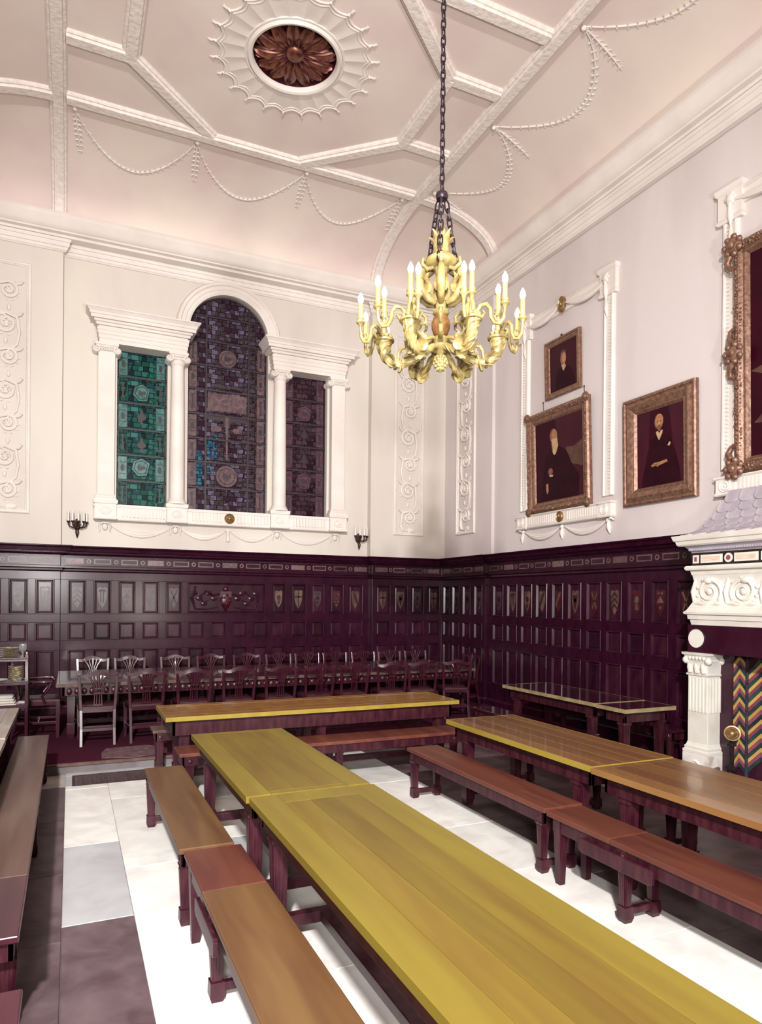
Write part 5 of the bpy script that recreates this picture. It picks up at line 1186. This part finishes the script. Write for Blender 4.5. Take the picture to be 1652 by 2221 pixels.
def leaf(q, a, r, z, h, w, curl):
    n = 8; pts = []
    for i in range(n + 1):
        t = i / n; rr = r + curl * (t ** 2.2) - .012 * math.sin(PI * t); pts.append((rr, z + h * t - curl * .45 * t ** 4, w * math.sin(PI * (t * .85 + .12))))
    rows = []
    for rr, zz, wv in pts:
        row = []
        for j in (-1, -.5, 0, .5, 1):
            p = Vector(pol(a, rr + .012 * (1 - abs(j)) , zz)); tn = (rv * -math.sin(a) + tv * math.cos(a)); row.append(tuple(p + tn * wv * j))
        row += [tuple(Vector(pol(a, rr - .008, zz)) + tn * wv * j * .9) for j in (1, 0, -1)]
        rows.append(row)
    q.rings(rows)
for k in range(8):
    q = mb(); leaf(q, k * PI / 4, .055, 4.39, .16 + .03 * (k % 2), .035, .028); leaf(q, k * PI / 4 + .4, .045, 4.44, .15, .028, .016); build('crown_leaf', q, 'chand', chd, smooth=60)
for k in range(6):                                # upper acanthus scrolls
    a = k * PI / 3 + PI / 6; q = mb()
    q.tube([pol(a, .05, 4.05), pol(a, .10, 4.07), pol(a, .165, 4.13), pol(a, .18, 4.20), pol(a, .15, 4.26), pol(a, .115, 4.25), pol(a, .12, 4.215), pol(a, .14, 4.215)], [.018, .026, .032, .030, .024, .018, .014, .012], 8)
    leaf(q, a, .13, 4.12, .16, .035, .05); leaf(q, a + .2, .12, 4.10, .12, .03, .06); leaf(q, a - .2, .12, 4.10, .12, .03, .06)
    q.tube([pol(a, .07, 4.30), pol(a, .12, 4.28), pol(a, .16, 4.31), pol(a, .15, 4.35), pol(a, .13, 4.335)], [.014, .018, .014, .012, .006], 7)
    build('acanthus_scroll', q, 'chand', chd, smooth=60)
for k in range(6):                                # middle scrolls about the urn
    a = k * PI / 3 + PI / 6; q = mb()
    q.tube([pol(a, .06, 3.80), pol(a, .13, 3.78), pol(a, .19, 3.82), pol(a, .20, 3.90), pol(a, .16, 3.955), pol(a, .12, 3.93), pol(a, .125, 3.89), pol(a, .15, 3.885)], [.014, .017, .017, .016, .015, .013, .011, .010], 8)
    q.tube([pol(a, .19, 3.84), pol(a, .235, 3.84), pol(a, .255, 3.88), pol(a, .235, 3.90)], [.012, .012, .010, .006], 7); q.ball(pol(a, .13, 3.79), .022)
    build('middle_scroll', q, 'chand', chd, smooth=60)
candle_me = None
def candle(x, y, z, h, parent):
    q = mb(); q.lathe(x, y, [(.012, z - .045), (.018, z - .03), (.03, z - .022), (.031, z - .012), (.022, z - .008), (.024, z + .004), (.028, z + .012), (.020, z + .014)], 14); o = build('drip_pan', q, 'chand', parent, smooth=50)
    q = mb(); q.lathe(x, y, [(.0165, z + .005), (.0165, z + h), (.012, z + h + .004)], 14); build('candle_tube', q, 'candle', chd, smooth=50)
    q = mb(); z2 = z + h; q.lathe(x, y, [(.011, z2), (.017, z2 + .014), (.0205, z2 + .030), (.018, z2 + .048), (.010, z2 + .066), (.002, z2 + .080)], 14); build('bulb', q, 'bulb', chd, smooth=60)
for k in range(6):
    a = k * PI / 3
    q = mb(); q.tube([pol(a, .05, 3.735), pol(a, .12, 3.70), pol(a, .20, 3.645), pol(a, .29, 3.615), pol(a, .37, 3.64), pol(a, .405, 3.69), pol(a, .412, 3.745), pol(a, .412, 3.785)], [.018, .019, .021, .025, .031, .038, .046, .060], 12)
    HP = [Vector(pol(a, r_, z_)) for r_, z_ in ((.05, 3.735), (.12, 3.70), (.20, 3.645), (.29, 3.615), (.37, 3.64), (.405, 3.69), (.412, 3.745), (.412, 3.785))]; HR = [.018, .019, .021, .025, .031, .038, .046, .060]; tn_ = rv * -math.sin(a) + tv * math.cos(a)
    for st_ in range(4):
        sp = []
        for i in range(29):
            f_ = i / 28 * 6.999; j = int(f_); p = HP[j].lerp(HP[j + 1], f_ - j); r_ = HR[j] + (HR[j + 1] - HR[j]) * (f_ - j); d_ = (HP[j + 1] - HP[j]).normalized(); n_ = d_.cross(tn_); g_ = st_ * PI / 2 + i * .42
            sp.append(tuple(p + (tn_ * math.cos(g_) + n_ * math.sin(g_)) * r_))
        q.tube(sp, .007, 5)
    for i in range(7): q.tube([pol(a, .412 + .058 * math.cos(i * .9), 3.79 + 0 * i), pol(a, .41 + .04 * math.cos(i * .9), 3.71)], [.010, .006], 5)
    leaf(q, a, .30, 3.56, .10, .045, -.03); leaf(q, a + .16, .34, 3.60, .10, .04, .05); leaf(q, a - .16, .34, 3.60, .10, .04, .05)
    horn = build('horn_arm', q, 'chand', chd, smooth=50)
    px, py, _ = pol(a, .412, 0)
    q = mb(); q.lathe(px, py, [(.055, 3.78), (.074, 3.785), (.076, 3.80), (.06, 3.805), (.05, 3.80), (.02, 3.83), (.028, 3.86), (.022, 3.90), (.012, 3.93), (.016, 3.945)], 18)
    for i in range(8): q.ball((px + .045 * math.cos(i * PI / 4), py + .045 * math.sin(i * PI / 4), 3.82), .022, .022, .018, 7, 4)
    build('cup', q, 'chand', horn, smooth=50)
    candle(px, py, 3.985, .125, horn)
    for s in (-1, 1):
        d = a + s * .80
        def off(r, z):
            v = rv * math.cos(d) * r + tv * math.sin(d) * r; return (px + v.x, py + v.y, z)
        q = mb(); q.tube([off(.03, 3.83), off(.06, 3.875), off(.10, 3.88), off(.125, 3.845), off(.13, 3.79), off(.155, 3.745), off(.19, 3.74), off(.215, 3.77), off(.222, 3.82), off(.222, 3.855)], [.012, .014, .015, .014, .013, .013, .013, .012, .011, .011], 8)
        q.tube([off(.205, 3.75), off(.165, 3.765), off(.155, 3.79), off(.172, 3.805), off(.185, 3.79)], [.012, .010, .009, .008, .005], 7)
        q.tube([off(.04, 3.81), off(.075, 3.80), off(.09, 3.82), off(.075, 3.84)], [.012, .012, .009, .005], 7); build('candle_branch', q, 'chand', horn, smooth=50)
        cx_, cy_, _ = off(.222, 0); candle(cx_, cy_, 3.885, .115, horn)
q = mb(); n = 14; lp = []
for i in range(n):
    a = 2 * PI * i / n; lp.append((.017 * math.cos(a), 0, (.030 if math.sin(a) > 0 else -.030) * abs(math.sin(a)) ** .5 + .012 * math.sin(a)))
q.tube(lp, .0062, 6, True); lm = mesh_of('chain_link', q, 'iron', 60)
z = 4.905; k = 0
while z < ZC - .02: inst('chain_link', lm, chd, (CX, CY, z), (0, 0, .5 + (PI / 2 if k % 2 else 0))); z += .062; k += 1
q = mb(); q.lathe(CX, CY, [(.012, 4.80), (.04, 4.81), (.046, 4.83), (.042, 4.855), (.02, 4.87)], 14); q.ball((CX, CY, 4.875), .018); build('chain_hub', q, 'iron', chd, smooth=50)
for j in range(3):
    a = j * 2 * PI / 3 + PI / 2 + .1; p0 = Vector(pol(a, .035, 4.80)); p1 = Vector(pol(a, .125, 4.32)); n = 8
    ry = math.atan2((p1 - p0).xy.length, -(p1 - p0).z); az = math.atan2((p1 - p0).y, (p1 - p0).x)
    for i in range(n):
        p = p0.lerp(p1, (i + .5) / n)
        m_ = Matrix.Rotation(az, 4, 'Z') @ Matrix.Rotation(-ry, 4, 'Y') @ Matrix.Rotation(PI / 2 if i % 2 else 0, 4, 'Z')
        inst('chain_link', lm, chd, p, m_.to_euler())
q = mb(); q.lathe(CX, CY, [(.02, 8.36), (.05, 8.38), (.11, 8.41), (.13, 8.445), (.13, 8.46)], 20); build('ceiling_rose', q, 'iron', chd, smooth=50)

# ================================================================== wall sconces
def sconce(label, u, z, ang0):
    t = thing('wall_sconce', label, 'sconce', (u, YB - .06, z), 'bronze wall sconces'); y = YB
    q = mb(); q.rings([[(u + rx * math.cos(2 * PI * j / 16), y - h, z + rz * math.sin(2 * PI * j / 16) - dz) for j in range(16)] for rx, rz, h, dz in ((.05, .10, .0, 0), (.048, .095, .02, 0), (.03, .07, .03, 0), (.02, .03, .05, 0))])
    q.tube([(u, y - .03, z - .06), (u, y - .05, z - .12), (u, y - .04, z - .17), (u, y - .03, z - .21)], [.02, .03, .018, .004], 8); q.tube([(u, y, z + .02), (u, y - .06, z + .0), (u, y - .09, z + .05)], [.03, .035, .04], 8); build('backplate', q, 'bronze', t, smooth=50)
    for k in range(5):
        a = -PI / 2 + ang0 + (k - 2) * .62; r = .14
        e = (u + r * math.cos(a), y - .07 + r * math.sin(a), z + .03)
        q = mb(); q.tube([(u, y - .07, z - .04), (u + .5 * r * math.cos(a), y - .07 + .5 * r * math.sin(a), z - .055), (u + .92 * r * math.cos(a), y - .07 + .92 * r * math.sin(a), z - .03), e], [.012, .011, .010, .010], 7)
        q.lathe(e[0], e[1], [(.008, z + .01), (.026, z + .03), (.028, z + .045), (.018, z + .048)], 12); am = build('arm', q, 'bronze', t, smooth=50)
        q = mb(); q.lathe(e[0], e[1], [(.014, z + .045), (.014, z + .155), (.006, z + .16)], 12); build('candle_tube', q, 'frost', am, smooth=50)
        q = mb(); q.lathe(e[0], e[1], [(.010, z + .16), (.014, z + .175), (.010, z + .195), (.002, z + .21)], 10); build('bulb', q, 'frost', am, smooth=60)
sconce('dark bronze candle sconce on the wall left of the window', .09, 3.04, .12)
sconce('dark bronze candle sconce on the wall right of the window', 4.89, 3.04, .25)
